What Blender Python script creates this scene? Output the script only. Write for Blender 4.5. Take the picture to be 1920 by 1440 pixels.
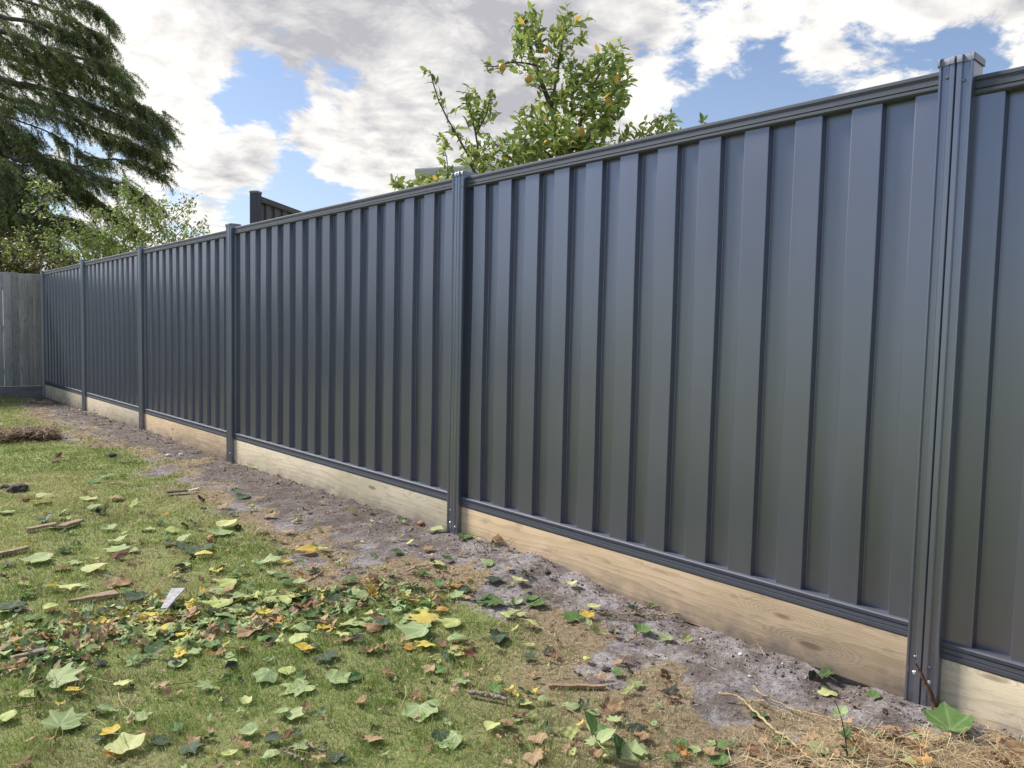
import bpy, math, random
import numpy as np
from mathutils import Vector, Matrix
R = math.radians
random.seed(7); rng = np.random.default_rng(7)
sc = bpy.context.scene
for o in list(bpy.data.objects): bpy.data.objects.remove(o)
C = sc.collection

# ---------------------------------------------------------------- camera
CAM = np.array([0.0, 0.0, 1.1])
RT = np.array([0.74603759, -0.66555544, 0.02153758])
UP = np.array([0.02665281, 0.062162, 0.99771013])
FW = np.array([0.66537023, 0.74375523, -0.06411412])
FPX = 1442.0
cd = bpy.data.cameras.new("camera"); cam = bpy.data.objects.new("camera", cd); C.objects.link(cam)
cam.matrix_world = Matrix(((RT[0], UP[0], -FW[0], CAM[0]), (RT[1], UP[1], -FW[1], CAM[1]), (RT[2], UP[2], -FW[2], CAM[2]), (0, 0, 0, 1)))
cd.sensor_width = 36.0; cd.lens = 36.0 * FPX / 1920.0; cd.clip_start = 0.05; cd.clip_end = 3000
sc.camera = cam

def ray(px, py):
    return FW * FPX + RT * (px - 960.0) - UP * (py - 720.0)
def at(px, py, d):                       # point at forward depth d
    v = ray(px, py); return v * (d / FPX) + CAM
def gnd(px, py, z=0.0):                  # point on the ground
    v = ray(px, py); return v * ((z - 1.1) / v[2]) + CAM

# ---------------------------------------------------------------- world, sun, exposure
sc.view_settings.view_transform = 'Standard'; sc.view_settings.look = 'None'
sc.view_settings.exposure = EXPOSURE = 1.0; sc.view_settings.gamma = 1.0
SUN_AZ, SUN_EL = R(-20), R(42)           # azimuth measured from +Y towards +X
w = bpy.data.worlds.new("World"); sc.world = w; w.use_nodes = True
nt = w.node_tree; nt.nodes.clear()
def N(nt, typ, **kw):
    n = nt.nodes.new(typ)
    for k, v in kw.items():
        if k in ('op',): n.operation = v
        elif isinstance(k, str) and k.startswith('i'): 
            n.inputs[int(k[1:])].default_value = v
        else: setattr(n, k, v)
    return n
def L(nt, a, b): nt.links.new(a, b)
def math_(nt, op, a, b=None, c=None, clamp=False):
    n = nt.nodes.new('ShaderNodeMath'); n.operation = op; n.use_clamp = clamp
    for i, v in enumerate((a, b, c)):
        if v is None: continue
        if hasattr(v, 'links') or hasattr(v, 'is_linked'): nt.links.new(v, n.inputs[i])
        else: n.inputs[i].default_value = v
    return n.outputs[0]
def ramp(nt, fac, stops):
    n = nt.nodes.new('ShaderNodeValToRGB')
    e = n.color_ramp.elements
    while len(e) < len(stops): e.new(0.5)
    for i, (p, c) in enumerate(stops):
        e[i].position = p; e[i].color = (*c, 1) if len(c) == 3 else c
    nt.links.new(fac, n.inputs[0]); return n.outputs[0]
def mixc(nt, f, a, b, mode='MIX'):
    n = nt.nodes.new('ShaderNodeMix'); n.data_type = 'RGBA'; n.blend_type = mode; n.clamp_factor = True
    for s, v in ((n.inputs[0], f), (n.inputs[6], a), (n.inputs[7], b)):
        if hasattr(v, 'is_linked'): nt.links.new(v, s)
        elif isinstance(v, (int, float)): s.default_value = v
        else: s.default_value = (*v, 1) if len(v) == 3 else v
    return n.outputs[2]
def noise(nt, vec, scale, detail=4, rough=.55, dist=0.0, out=0):
    n = nt.nodes.new('ShaderNodeTexNoise'); n.inputs['Scale'].default_value = scale
    n.inputs['Detail'].default_value = detail; n.inputs['Roughness'].default_value = rough; n.inputs['Distortion'].default_value = dist
    if vec is not None: nt.links.new(vec, n.inputs['Vector'])
    return n.outputs[out]
def mapping(nt, vec, scale=(1, 1, 1), loc=(0, 0, 0), rot=(0, 0, 0)):
    n = nt.nodes.new('ShaderNodeMapping'); n.inputs['Scale'].default_value = scale
    n.inputs['Location'].default_value = loc; n.inputs['Rotation'].default_value = rot
    nt.links.new(vec, n.inputs['Vector']); return n.outputs[0]

sky = nt.nodes.new('ShaderNodeTexSky'); sky.sky_type = 'NISHITA'; sky.sun_disc = False
sky.sun_elevation = SUN_EL; sky.sun_rotation = SUN_AZ; sky.air_density = 1.0; sky.dust_density = 0.6; sky.ozone_density = 2.0
tc = nt.nodes.new('ShaderNodeTexCoord'); D = tc.outputs['Generated']
sep = nt.nodes.new('ShaderNodeSeparateXYZ'); L(nt, D, sep.inputs[0])
zc = math_(nt, 'ADD', math_(nt, 'MAXIMUM', sep.outputs[2], 0.0), 0.22)
cmb = nt.nodes.new('ShaderNodeCombineXYZ')
L(nt, math_(nt, 'DIVIDE', sep.outputs[0], zc), cmb.inputs[0]); L(nt, math_(nt, 'DIVIDE', sep.outputs[1], zc), cmb.inputs[1])
cp = cmb.outputs[0]
n1 = noise(nt, cp, 4.6, 10, .62, .3)
n1b = noise(nt, mapping(nt, cp, loc=(-.022, .05, 0)), 4.6, 6, .58, .3)
n2 = noise(nt, cp, 15.0, 8, .66, .4)
n0 = noise(nt, cp, 0.7, 3, .5)
def blob(px, py, spx, wt, acc):
    c = ray(px, py); c = c / np.linalg.norm(c)
    d = nt.nodes.new('ShaderNodeVectorMath'); d.operation = 'DOT_PRODUCT'
    L(nt, D, d.inputs[0]); d.inputs[1].default_value = tuple(c)
    m = nt.nodes.new('ShaderNodeMapRange'); m.interpolation_type = 'SMOOTHERSTEP'
    m.inputs[1].default_value = math.cos(spx * 1.7 / 1442); m.inputs[2].default_value = 1.0
    m.inputs[3].default_value = 0; m.inputs[4].default_value = wt
    L(nt, d.outputs['Value'], m.inputs[0])
    return m.outputs[0] if acc is None else math_(nt, 'ADD', acc, m.outputs[0])
def blobd(c, ang_, wt, acc):
    c = np.array(c, float); c /= np.linalg.norm(c); px_ = 960 + FPX * (c @ RT) / (c @ FW); py_ = 720 - FPX * (c @ UP) / (c @ FW)
    d = nt.nodes.new('ShaderNodeVectorMath'); d.operation = 'DOT_PRODUCT'; L(nt, D, d.inputs[0]); d.inputs[1].default_value = tuple(c)
    m = nt.nodes.new('ShaderNodeMapRange'); m.interpolation_type = 'SMOOTHERSTEP'; m.inputs[1].default_value = math.cos(R(ang_)); m.inputs[2].default_value = 1.0
    m.inputs[3].default_value = 0; m.inputs[4].default_value = wt; L(nt, d.outputs['Value'], m.inputs[0]); return math_(nt, 'ADD', acc, m.outputs[0])
acc = None
for b in [(545, 178, 88, -.62), (620, 165, 50, -.3), (470, 160, 55, -.4), (590, 340, 80, -.45), (700, 345, 60, -.45), (540, 392, 80, -.55), (470, 235, 45, -.3), (390, 395, 60, -.35),
          (1400, 185, 120, -.45), (1590, 170, 160, -.62), (1380, 250, 120, -.40), (1890, 120, 90, -.45), (1255, 80, 70, -.18), (1440, 30, 60, -.15),
          (690, 190, 60, -.55), (415, 235, 35, -.25), (1130, 90, 60, -.35), (335, 290, 60, -.35), (130, 290, 80, -.35), (830, 300, 60, -.2), (985, 190, 60, -.3), (1240, 75, 60, -.25),
          (330, 110, 240, .20), (820, 30, 330, .42), (1080, 40, 200, .25), (740, 245, 120, .55), (640, 255, 60, .45), (520, 262, 50, .42), (420, 335, 85, .36),
          (1230, 150, 90, .20), (1250, 215, 70, .14), (1440, 112, 90, .55), (1370, 85, 45, .25), (1740, 30, 205, .62), (1500, 10, 70, .12), (600, 375, 50, .18), (200, 200, 180, .16), (1540, 30, 110, .12)]:
    acc = blob(*b, acc)
cov = math_(nt, 'ADD', math_(nt, 'ADD', math_(nt, 'MULTIPLY', n1, 1.9), math_(nt, 'MULTIPLY', n2, 0.75)), acc)
acc2 = blobd((-.9, .45, .25), 45, -.55, cov); acc2 = blobd((-.3, -1, .25), 60, -.9, acc2)
cov = math_(nt, 'ADD', acc2, math_(nt, 'MULTIPLY', math_(nt, 'SUBTRACT', n0, .5), .3))
cl = nt.nodes.new('ShaderNodeMapRange'); cl.interpolation_type = 'SMOOTHSTEP'
cl.inputs[1].default_value = 1.14; cl.inputs[2].default_value = 1.45; L(nt, cov, cl.inputs[0])
thick = nt.nodes.new('ShaderNodeMapRange'); thick.interpolation_type = 'SMOOTHSTEP'
thick.inputs[1].default_value = 1.4; thick.inputs[2].default_value = 2.0; L(nt, cov, thick.inputs[0])
gacc = None
for b in [(840, -10, 300, .75), (560, 40, 120, .22), (450, 345, 60, .40), (1700, 60, 110, .15), (380, 130, 200, -.12), (740, 250, 120, -.35), (1250, 140, 150, -.2)]:
    gacc = blob(*b, gacc)
n3 = noise(nt, mapping(nt, cp, loc=(.09, .13, 0)), 4.2, 6, .6, .3)
gr = math_(nt, 'ADD', math_(nt, 'MULTIPLY', thick.outputs[0], .12), gacc)
gr = math_(nt, 'ADD', gr, math_(nt, 'MULTIPLY', math_(nt, 'SUBTRACT', n1b, n1), 3.0))
gr = math_(nt, 'ADD', gr, math_(nt, 'MULTIPLY', math_(nt, 'SUBTRACT', n3, .52), 2.1), clamp=True)
ccol = mixc(nt, gr, (.54, .525, .50), (.265, .265, .285))
sb = mixc(nt, 1.0, sky.outputs[0], (.068, .069, .074), 'MULTIPLY')
# thin veil near the horizon
hz = nt.nodes.new('ShaderNodeMapRange'); hz.inputs[1].default_value = 0.0; hz.inputs[2].default_value = .45; hz.inputs[3].default_value = .5; hz.inputs[4].default_value = 0
L(nt, sep.outputs[2], hz.inputs[0])
sb = mixc(nt, hz.outputs[0], sb, (.33, .375, .45))
fin = mixc(nt, cl.outputs[0], sb, ccol)
bg = nt.nodes.new('ShaderNodeBackground'); L(nt, fin, bg.inputs[0]); bg.inputs[1].default_value = 1.0
wo = nt.nodes.new('ShaderNodeOutputWorld'); L(nt, bg.outputs[0], wo.inputs[0])

sl = bpy.data.lights.new("sun", 'SUN'); sl.energy = 2.8; sl.angle = R(14); sl.color = (1, .95, .87)
so = bpy.data.objects.new("sun", sl); C.objects.link(so)
sd = Vector((math.sin(SUN_AZ) * math.cos(SUN_EL), math.cos(SUN_AZ) * math.cos(SUN_EL), math.sin(SUN_EL)))
so.rotation_euler = sd.to_track_quat('Z', 'Y').to_euler()

# ---------------------------------------------------------------- helpers
def tag(o, label=None, cat=None, group=None, kind=None):
    if label: o['label'] = label
    if cat: o['category'] = cat
    if group: o['group'] = group
    if kind: o['kind'] = kind
    return o
def link(name, me, parent=None, mats=()):
    o = bpy.data.objects.new(name, me); C.objects.link(o)
    if parent is not None: o.parent = parent
    for m in mats: me.materials.append(m)
    return o
def empty(name, loc=(0, 0, 0), rz=0):
    o = bpy.data.objects.new(name, None); C.objects.link(o); o.location = loc; o.rotation_euler = (0, 0, rz); o.empty_display_size = .1
    return o
def mesh_np(name, v, faces, nper, smooth=False, col=None, uv=None, attr=None):
    """v (n,3); faces (m,nper) index array"""
    me = bpy.data.meshes.new(name); v = np.asarray(v, np.float32); f = np.asarray(faces, np.int32)
    me.vertices.add(len(v)); me.vertices.foreach_set('co', v.ravel())
    me.loops.add(f.size); me.loops.foreach_set('vertex_index', f.ravel())
    me.polygons.add(len(f)); me.polygons.foreach_set('loop_start', np.arange(0, f.size, nper, dtype=np.int32))
    me.update(calc_edges=True)
    if smooth: me.polygons.foreach_set('use_smooth', np.ones(len(f), bool))
    if col is not None:
        a = me.color_attributes.new('Col', 'FLOAT_COLOR', 'POINT')
        c4 = np.ones((len(v), 4), np.float32); c4[:, :3] = col; a.data.foreach_set('color', c4.ravel())
    if attr is not None:
        for k, d in attr.items():
            a = me.attributes.new(k, 'FLOAT', 'POINT'); a.data.foreach_set('value', np.asarray(d, np.float32))
    if uv is not None:
        u = me.uv_layers.new(name='UVMap'); u.data.foreach_set('uv', np.asarray(uv, np.float32)[f.ravel()].ravel())
    me.validate(); return me
class MB:
    def __init__(s): s.v = []; s.f = []
    def add(s, v, f):
        b = len(s.v); s.v += [tuple(p) for p in v]; s.f += [tuple(i + b for i in q) for q in f]; return s
    def box(s, x0, x1, y0, y1, z0, z1, bev=0.0):
        if bev <= 0:
            v = [(x, y, z) for z in (z0, z1) for y in (y0, y1) for x in (x0, x1)]
            return s.add(v, [(0, 2, 3, 1), (4, 5, 7, 6), (0, 1, 5, 4), (2, 6, 7, 3), (0, 4, 6, 2), (1, 3, 7, 5)])
        import bmesh
        bm = bmesh.new(); bmesh.ops.create_cube(bm, size=1)
        for q in bm.verts: q.co = Vector(((x0 + x1) / 2 + q.co.x * (x1 - x0), (y0 + y1) / 2 + q.co.y * (y1 - y0), (z0 + z1) / 2 + q.co.z * (z1 - z0)))
        bmesh.ops.bevel(bm, geom=bm.edges[:] , offset=bev, segments=2, profile=.5, affect='EDGES')
        bm.verts.index_update(); s.add([q.co[:] for q in bm.verts], [[q.index for q in f.verts] for f in bm.faces]); bm.free(); return s
    def prism(s, poly, axis, a, b, cap=True):
        """poly list of 2D pts swept along axis ('y': pts=(x,z); 'z': pts=(x,y))"""
        n = len(poly)
        P = (lambda p, t: (p[0], t, p[1])) if axis == 'y' else (lambda p, t: (p[0], p[1], t))
        v = [P(p, a) for p in poly] + [P(p, b) for p in poly]
        f = [(i, (i + 1) % n, n + (i + 1) % n, n + i) for i in range(n)]
        if cap: f += [tuple(range(n))[::-1], tuple(range(n, 2 * n))]
        return s.add(v, f)
    def tube(s, pts, rad, n=6, cap=True, squash=1.0):
        pts = [Vector(p) for p in pts]; k = len(pts)
        rad = [rad] * k if isinstance(rad, (int, float)) else rad
        v = []; up = Vector((0, 0, 1))
        for i, p in enumerate(pts):
            t = (pts[min(i + 1, k - 1)] - pts[max(i - 1, 0)]).normalized()
            a = t.cross(up if abs(t.z) < .95 else Vector((1, 0, 0))).normalized(); b = a.cross(t)
            for j in range(n):
                th = 2 * math.pi * j / n
                v.append(p + a * math.cos(th) * rad[i] + b * math.sin(th) * rad[i] * squash)
        f = [(i * n + j, i * n + (j + 1) % n, (i + 1) * n + (j + 1) % n, (i + 1) * n + j) for i in range(k - 1) for j in range(n)]
        if cap: f += [tuple(range(n)), tuple(range((k - 1) * n, k * n))[::-1]]
        return s.add(v, f)
    def build(s, name, mat, parent=None, smooth=False, angle=None):
        me = bpy.data.meshes.new(name); me.from_pydata([tuple(map(float, p)) for p in s.v], [], s.f)
        import bmesh
        bm = bmesh.new(); bm.from_mesh(me); bmesh.ops.recalc_face_normals(bm, faces=bm.faces); 
        if angle is not None:
            for f in bm.faces: f.smooth = True
            for e in bm.edges:
                if len(e.link_faces) != 2 or e.calc_face_angle(0) > angle: e.smooth = False
        bm.to_mesh(me); bm.free()
        if smooth: me.polygons.foreach_set('use_smooth', np.ones(len(me.polygons), bool))
        return link(name, me, parent, [mat] if mat else [])
def mat_new(name):
    m = bpy.data.materials.new(name); m.use_nodes = True; nt = m.node_tree
    return m, nt, nt.nodes['Principled BSDF']
def bump(nt, bsdf, h, strength=.3, dist=.01):
    b = nt.nodes.new('ShaderNodeBump'); b.inputs['Strength'].default_value = strength; b.inputs['Distance'].default_value = dist
    L(nt, h, b.inputs['Height']); L(nt, b.outputs[0], bsdf.inputs['Normal'])
def texco(nt, which='Object'): return nt.nodes.new('ShaderNodeTexCoord').outputs[which]
def spline(pts, n):
    pts = np.array(pts, float); k = len(pts)
    t = np.linspace(0, k - 1, n); out = []
    for q in t:
        i = min(int(q), k - 2); u = q - i
        p0 = pts[max(i - 1, 0)]; p1 = pts[i]; p2 = pts[i + 1]; p3 = pts[min(i + 2, k - 1)]
        out.append(.5 * ((2 * p1) + (-p0 + p2) * u + (2 * p0 - 5 * p1 + 4 * p2 - p3) * u * u + (-p0 + 3 * p1 - 3 * p2 + p3) * u ** 3))
    return np.array(out)

# ---------------------------------------------------------------- materials
def steel(name, base=(.031, .035, .056), rough=.36, streak=.5):
    m, nt, b = mat_new(name); o = texco(nt)
    n = noise(nt, mapping(nt, o, scale=(3, 3, .7)), 3, 4, .5)
    dn = noise(nt, mapping(nt, o, scale=(1, 1, .25)), 40, 3, .6)
    c = mixc(nt, math_(nt, 'MULTIPLY', n, .35), base, tuple(x * 1.35 for x in base))
    low = nt.nodes.new('ShaderNodeSeparateXYZ'); L(nt, o, low.inputs[0])
    dust = nt.nodes.new('ShaderNodeMapRange'); dust.inputs[1].default_value = .45; dust.inputs[2].default_value = .0
    dust.inputs[3].default_value = 0; dust.inputs[4].default_value = .30; L(nt, low.outputs[2], dust.inputs[0])
    c = mixc(nt, math_(nt, 'MULTIPLY', dust.outputs[0], dn), c, (.20, .18, .16))
    L(nt, c, b.inputs['Base Color'])
    L(nt, math_(nt, 'ADD', math_(nt, 'MULTIPLY', n, .12), rough - .06), b.inputs['Roughness'])
    b.inputs['Specular IOR Level'].default_value = 1.0; b.inputs['IOR'].default_value = 2.1; b.inputs['Specular Tint'].default_value = (.82, .855, 1, 1)
    b.inputs['Coat Weight'].default_value = .12; b.inputs['Coat Roughness'].default_value = .3
    bump(nt, b, noise(nt, mapping(nt, o, scale=(1, 1, .3)), 2.6, 2, .5), .45, .006)
    return m
STEEL = steel('charcoal_steel', rough=.33); POST = steel('charcoal_post_steel', (.055, .063, .083), .30)
PLCAP = steel('grey_cap_plastic', (.045, .048, .052), .5)
RAIL = steel('charcoal_rail_steel', (.060, .068, .088), .62)
RAIL.node_tree.nodes['Principled BSDF'].inputs['IOR'].default_value = 1.5; RAIL.node_tree.nodes['Principled BSDF'].inputs['Coat Weight'].default_value = 0
NSTEEL = steel('dark_neighbour_steel', (.030, .028, .034), .5)
NSTEEL.node_tree.nodes['Principled BSDF'].inputs['IOR'].default_value = 1.5
m, nt, b = mat_new('galvanised_screw'); b.inputs['Base Color'].default_value = (.72, .73, .75, 1); b.inputs['Metallic'].default_value = .9; b.inputs['Roughness'].default_value = .35; ZINC = m

def timber(name, c1, c2, c3, weather=0.0, axis='y', knot=1.0):
    m, nt, b = mat_new(name); o = texco(nt)
    oi = nt.nodes.new('ShaderNodeObjectInfo')
    rv = nt.nodes.new('ShaderNodeVectorMath'); rv.operation = 'ADD'
    rs = math_(nt, 'MULTIPLY', oi.outputs['Random'], 37.0)
    cb = nt.nodes.new('ShaderNodeCombineXYZ'); L(nt, rs, cb.inputs[0]); L(nt, rs, cb.inputs[1]); L(nt, rs, cb.inputs[2])
    L(nt, o, rv.inputs[0]); L(nt, cb.outputs[0], rv.inputs[1])
    # (grain across runs along z, board along y)
    base = rv.outputs[0]
    if axis == 'z':
        gi_ = nt.nodes.new('ShaderNodeNewGeometry'); q1 = nt.nodes.new('ShaderNodeSeparateXYZ'); L(nt, base, q1.inputs[0]); q2 = nt.nodes.new('ShaderNodeCombineXYZ')
        isl = math_(nt, 'MULTIPLY', gi_.outputs['Random Per Island'], 40.0)
        L(nt, math_(nt, 'MULTIPLY', isl, 1.0), q2.inputs[0]); L(nt, math_(nt, 'ADD', q1.outputs[2], isl), q2.inputs[1]); L(nt, q1.outputs[0], q2.inputs[2]); base = q2.outputs[0]
    warp = noise(nt, mapping(nt, base, scale=(1, .42, 3.0)), 1.5, 4, .5, .25)
    vor = nt.nodes.new('ShaderNodeTexVoronoi'); vor.inputs['Scale'].default_value = 1.0; vor.inputs['Randomness'].default_value = .9
    L(nt, mapping(nt, base, scale=(0, 1.6, 6.0)), vor.inputs['Vector'])
    kd = vor.outputs['Distance']
    kn = nt.nodes.new('ShaderNodeMapRange'); kn.inputs[1].default_value = .02; kn.inputs[2].default_value = .33; kn.inputs[3].default_value = 1; kn.inputs[4].default_value = 0
    kn.interpolation_type = 'SMOOTHSTEP'; L(nt, kd, kn.inputs[0])
    sp = nt.nodes.new('ShaderNodeSeparateXYZ'); L(nt, base, sp.inputs[0])
    band = math_(nt, 'ADD', math_(nt, 'MULTIPLY', sp.outputs[2], 7.0), math_(nt, 'MULTIPLY', warp, 2.3))
    band = math_(nt, 'ADD', band, math_(nt, 'MULTIPLY', kn.outputs[0], 1.5 * knot))
    gl = math_(nt, 'FRACT', math_(nt, 'MULTIPLY', band, 5.0))
    gl = math_(nt, 'POWER', gl, 2.2)
    fine = noise(nt, mapping(nt, base, scale=(1, 2.5, 110)), 2.0, 4, .6)
    c = mixc(nt, fine, c1, c2)
    gm = noise(nt, mapping(nt, base, scale=(1, .7, 5)), 2.5, 4, .6)
    c = mixc(nt, math_(nt, 'MULTIPLY', gl, math_(nt, 'MULTIPLY', gm, 1.0)), c, c3)
    big = noise(nt, mapping(nt, base, scale=(1, .8, 2)), 2.2, 4, .6)
    c = mixc(nt, ramp(nt, big, [(.42, (0, 0, 0)), (.68, (.6, .6, .6))]), c, tuple(x * f for x, f in zip(c1, (.72, .74, .66))))
    kc = ramp(nt, kd, [(0, (1, 1, 1)), (.05, (.9, .9, .9)), (.085, (0, 0, 0))])
    c = mixc(nt, math_(nt, 'MULTIPLY', kc, .7 * knot), c, (.14, .08, .045))
    st = noise(nt, mapping(nt, base, scale=(1, 3, 14)), 3.0, 5, .7)
    c = mixc(nt, ramp(nt, st, [(.55, (0, 0, 0)), (.72, (.6, .6, .6))]), c, (.24, .19, .14) if weather < .5 else (.06, .055, .05))
    # soil splashed on the foot of the board
    so_ = nt.nodes.new('ShaderNodeSeparateXYZ'); L(nt, o, so_.inputs[0])
    if axis == 'y':
        sm = nt.nodes.new('ShaderNodeMapRange'); sm.inputs[1].default_value = .10; sm.inputs[2].default_value = -.01; sm.inputs[3].default_value = 0; sm.inputs[4].default_value = 1
        L(nt, so_.outputs[2], sm.inputs[0])
        sn = noise(nt, o, 9, 5, .65)
        sf = math_(nt, 'MULTIPLY', sm.outputs[0], ramp(nt, sn, [(.40, (0, 0, 0)), (.64, (1, 1, 1))]))
        c = mixc(nt, math_(nt, 'MULTIPLY', sf, .75), c, (.20, .175, .165))
    L(nt, c, b.inputs['Base Color']); b.inputs['Roughness'].default_value = .75
    bump(nt, b, math_(nt, 'ADD', fine, math_(nt, 'MULTIPLY', gl, -.5)), .35, .003)
    return m
PINE = timber('pine_board', (.66, .485, .31), (.80, .63, .43), (.38, .22, .11))
PINE2 = timber('pale_pine_board', (.66, .57, .41), (.80, .71, .54), (.42, .30, .18))
GREYWOOD = timber('weathered_paling', (.44, .43, .415), (.68, .67, .65), (.15, .135, .12), weather=1, axis='z', knot=1.0)
# per-paling tint
nt = GREYWOOD.node_tree; b = nt.nodes['Principled BSDF']; src = b.inputs['Base Color'].links[0].from_socket
gi = nt.nodes.new('ShaderNodeNewGeometry')
L(nt, mixc(nt, 1.0, src, ramp(nt, gi.outputs['Random Per Island'], [(0, (.68, .64, .58)), (.5, (.95, .92, .87)), (1, (1.02, 1.03, 1.06))]), 'MULTIPLY'), b.inputs['Base Color'])
OLDWOOD = timber('grey_plinth_wood', (.24, .235, .23), (.34, .33, .32), (.10, .09, .08), weather=1)

def leafmat(name, c1, c2, vein=None, trans=.25, rough=.5, spots=(.12, .07, .03), spot=.0, patch=None):
    m, nt, b = mat_new(name); uv = texco(nt, 'UV')
    oi = nt.nodes.new('ShaderNodeObjectInfo')
    f = noise(nt, uv, 2.0, 4, .6)
    off = math_(nt, 'ADD', math_(nt, 'MULTIPLY', math_(nt, 'SUBTRACT', oi.outputs['Random'], .5), 1.1), math_(nt, 'MULTIPLY', f, 1.0), clamp=True)
    c = mixc(nt, off, c1, c2)
    if patch:
        n4 = nt.nodes.new('ShaderNodeTexNoise'); n4.noise_dimensions = '4D'; n4.inputs['Scale'].default_value = 1.5
        L(nt, uv, n4.inputs['Vector']); L(nt, math_(nt, 'MULTIPLY', oi.outputs['Random'], 50.), n4.inputs['W'])
        c = mixc(nt, ramp(nt, n4.outputs[0], [(.50, (0, 0, 0)), (.62, (1, 1, 1))]), c, patch)
    if vein:
        s = nt.nodes.new('ShaderNodeSeparateXYZ'); L(nt, uv, s.inputs[0])
        r = math_(nt, 'SQRT', math_(nt, 'ADD', math_(nt, 'POWER', s.outputs[0], 2.), math_(nt, 'POWER', s.outputs[1], 2.)))
        a = math_(nt, 'ABSOLUTE', math_(nt, 'ARCTAN2', s.outputs[0], s.outputs[1]))
        d = None
        for q in (0.0, .70, 1.42):
            e = math_(nt, 'MULTIPLY', math_(nt, 'ABSOLUTE', math_(nt, 'SUBTRACT', a, q)), r)
            d = e if d is None else math_(nt, 'MINIMUM', d, e)
        side = math_(nt, 'ABSOLUTE', math_(nt, 'SUBTRACT', math_(nt, 'FRACT', math_(nt, 'ADD', math_(nt, 'MULTIPLY', r, 5.0), math_(nt, 'MULTIPLY', a, -1.6))), .5))
        vm = ramp(nt, d, [(0, (1, 1, 1)), (.018, (.9, .9, .9)), (.04, (0, 0, 0))])
        vs = ramp(nt, side, [(0, (.35, .35, .35)), (.06, (0, 0, 0))])
        c = mixc(nt, math_(nt, 'MULTIPLY', math_(nt, 'MAXIMUM', vm, vs), .6), c, vein)
    if spot > 0:
        sn = noise(nt, uv, 6, 3, .6)
        c = mixc(nt, ramp(nt, sn, [(.62, (0, 0, 0)), (.70, (spot, spot, spot))]), c, spots)
    L(nt, c, b.inputs['Base Color']); b.inputs['Roughness'].default_value = rough + .15; b.inputs['Specular IOR Level'].default_value = .22
    bump(nt, b, noise(nt, uv, 5, 3, .6), .35, .004)
    if trans > 0:
        tr = nt.nodes.new('ShaderNodeBsdfTranslucent'); L(nt, c, tr.inputs[0])
        mx = nt.nodes.new('ShaderNodeMixShader'); mx.inputs[0].default_value = trans
        L(nt, b.outputs[0], mx.inputs[1]); L(nt, tr.outputs[0], mx.inputs[2]); L(nt, mx.outputs[0], nt.nodes['Material Output'].inputs[0])
    return m
LM = {
 'p': leafmat('pale_green_leaf', (.26, .36, .15), (.42, .51, .24), (.56, .60, .36), spot=.3),
 'l': leafmat('yellow_green_leaf', (.44, .52, .16), (.64, .66, .30), (.70, .70, .44), spot=.45),
 'g': leafmat('mid_green_leaf', (.06, .125, .04), (.13, .23, .07), (.27, .36, .16), spot=.25),
 'd': leafmat('dark_green_leaf', (.045, .075, .045), (.085, .125, .075), (.16, .20, .13), rough=.38),
 'y': leafmat('yellow_leaf', (.62, .44, .05), (.70, .58, .14), (.72, .62, .30), spot=.5, spots=(.30, .14, .03)),
 'b': leafmat('dry_tan_leaf', (.33, .20, .11), (.52, .37, .22), (.56, .44, .30), spot=.6, spots=(.14, .07, .04), rough=.7),
 'r': leafmat('red_brown_leaf', (.13, .07, .04), (.25, .13, .07), (.30, .18, .11), spot=.3, rough=.65),
 'k': leafmat('blackened_leaf', (.02, .025, .02), (.06, .065, .05), (.09, .09, .07), rough=.5),
 'o': leafmat('orange_leaf', (.55, .24, .06), (.62, .38, .10), (.60, .42, .20), spot=.4),
}
def vcol_mat(name, rough=.6, trans=.3, var=.25, scale=3.0):
    m, nt, b = mat_new(name)
    a = nt.nodes.new('ShaderNodeVertexColor'); a.layer_name = 'Col'
    n = noise(nt, texco(nt), scale, 3, .6)
    c = mixc(nt, 1.0, a.outputs[0], ramp(nt, n, [(.3, (1 - var,) * 3), (.7, (1 + var,) * 3)]), 'MULTIPLY')
    L(nt, c, b.inputs['Base Color']); b.inputs['Roughness'].default_value = rough
    if trans > 0:
        tr = nt.nodes.new('ShaderNodeBsdfTranslucent'); L(nt, c, tr.inputs[0])
        mx = nt.nodes.new('ShaderNodeMixShader'); mx.inputs[0].default_value = trans
        L(nt, b.outputs[0], mx.inputs[1]); L(nt, tr.outputs[0], mx.inputs[2]); L(nt, mx.outputs[0], nt.nodes['Material Output'].inputs[0])
    return m
BLADE = vcol_mat('grass_blade', .55, .3); FOL = vcol_mat('foliage', .5, .35, .2, .8); NEEDLE = vcol_mat('cedar_needles', .7, .25, .25, .5)
DRY = vcol_mat('dry_bits', .8, .15, .2)
def bark(name, c1, c2, sc_=(20, 20, 3)):
    m, nt, b = mat_new(name); o = texco(nt)
    n = noise(nt, mapping(nt, o, scale=sc_), 2, 6, .65)
    L(nt, mixc(nt, ramp(nt, n, [(.35, (0, 0, 0)), (.65, (1, 1, 1))]), c1, c2), b.inputs['Base Color']); b.inputs['Roughness'].default_value = .85
    bump(nt, b, n, .8, .01); return m
BARK = bark('grey_brown_bark', (.06, .045, .035), (.17, .14, .115)); TWIGM = bark('tan_twig', (.26, .17, .10), (.42, .31, .19), (60, 60, 60))
PALEBARK = bark('pale_scarred_bark', (.16, .11, .08), (.46, .38, .32), (60, 60, 60)); DARKTWIG = bark('dark_brown_splinter', (.05, .025, .015), (.20, .11, .06), (50, 50, 12))
GREENSTEM = bark('green_stem', (.25, .32, .10), (.42, .46, .20), (30, 30, 30)); STRAWM = bark('straw_stem', (.42, .30, .15), (.62, .50, .30), (40, 40, 40))
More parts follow.
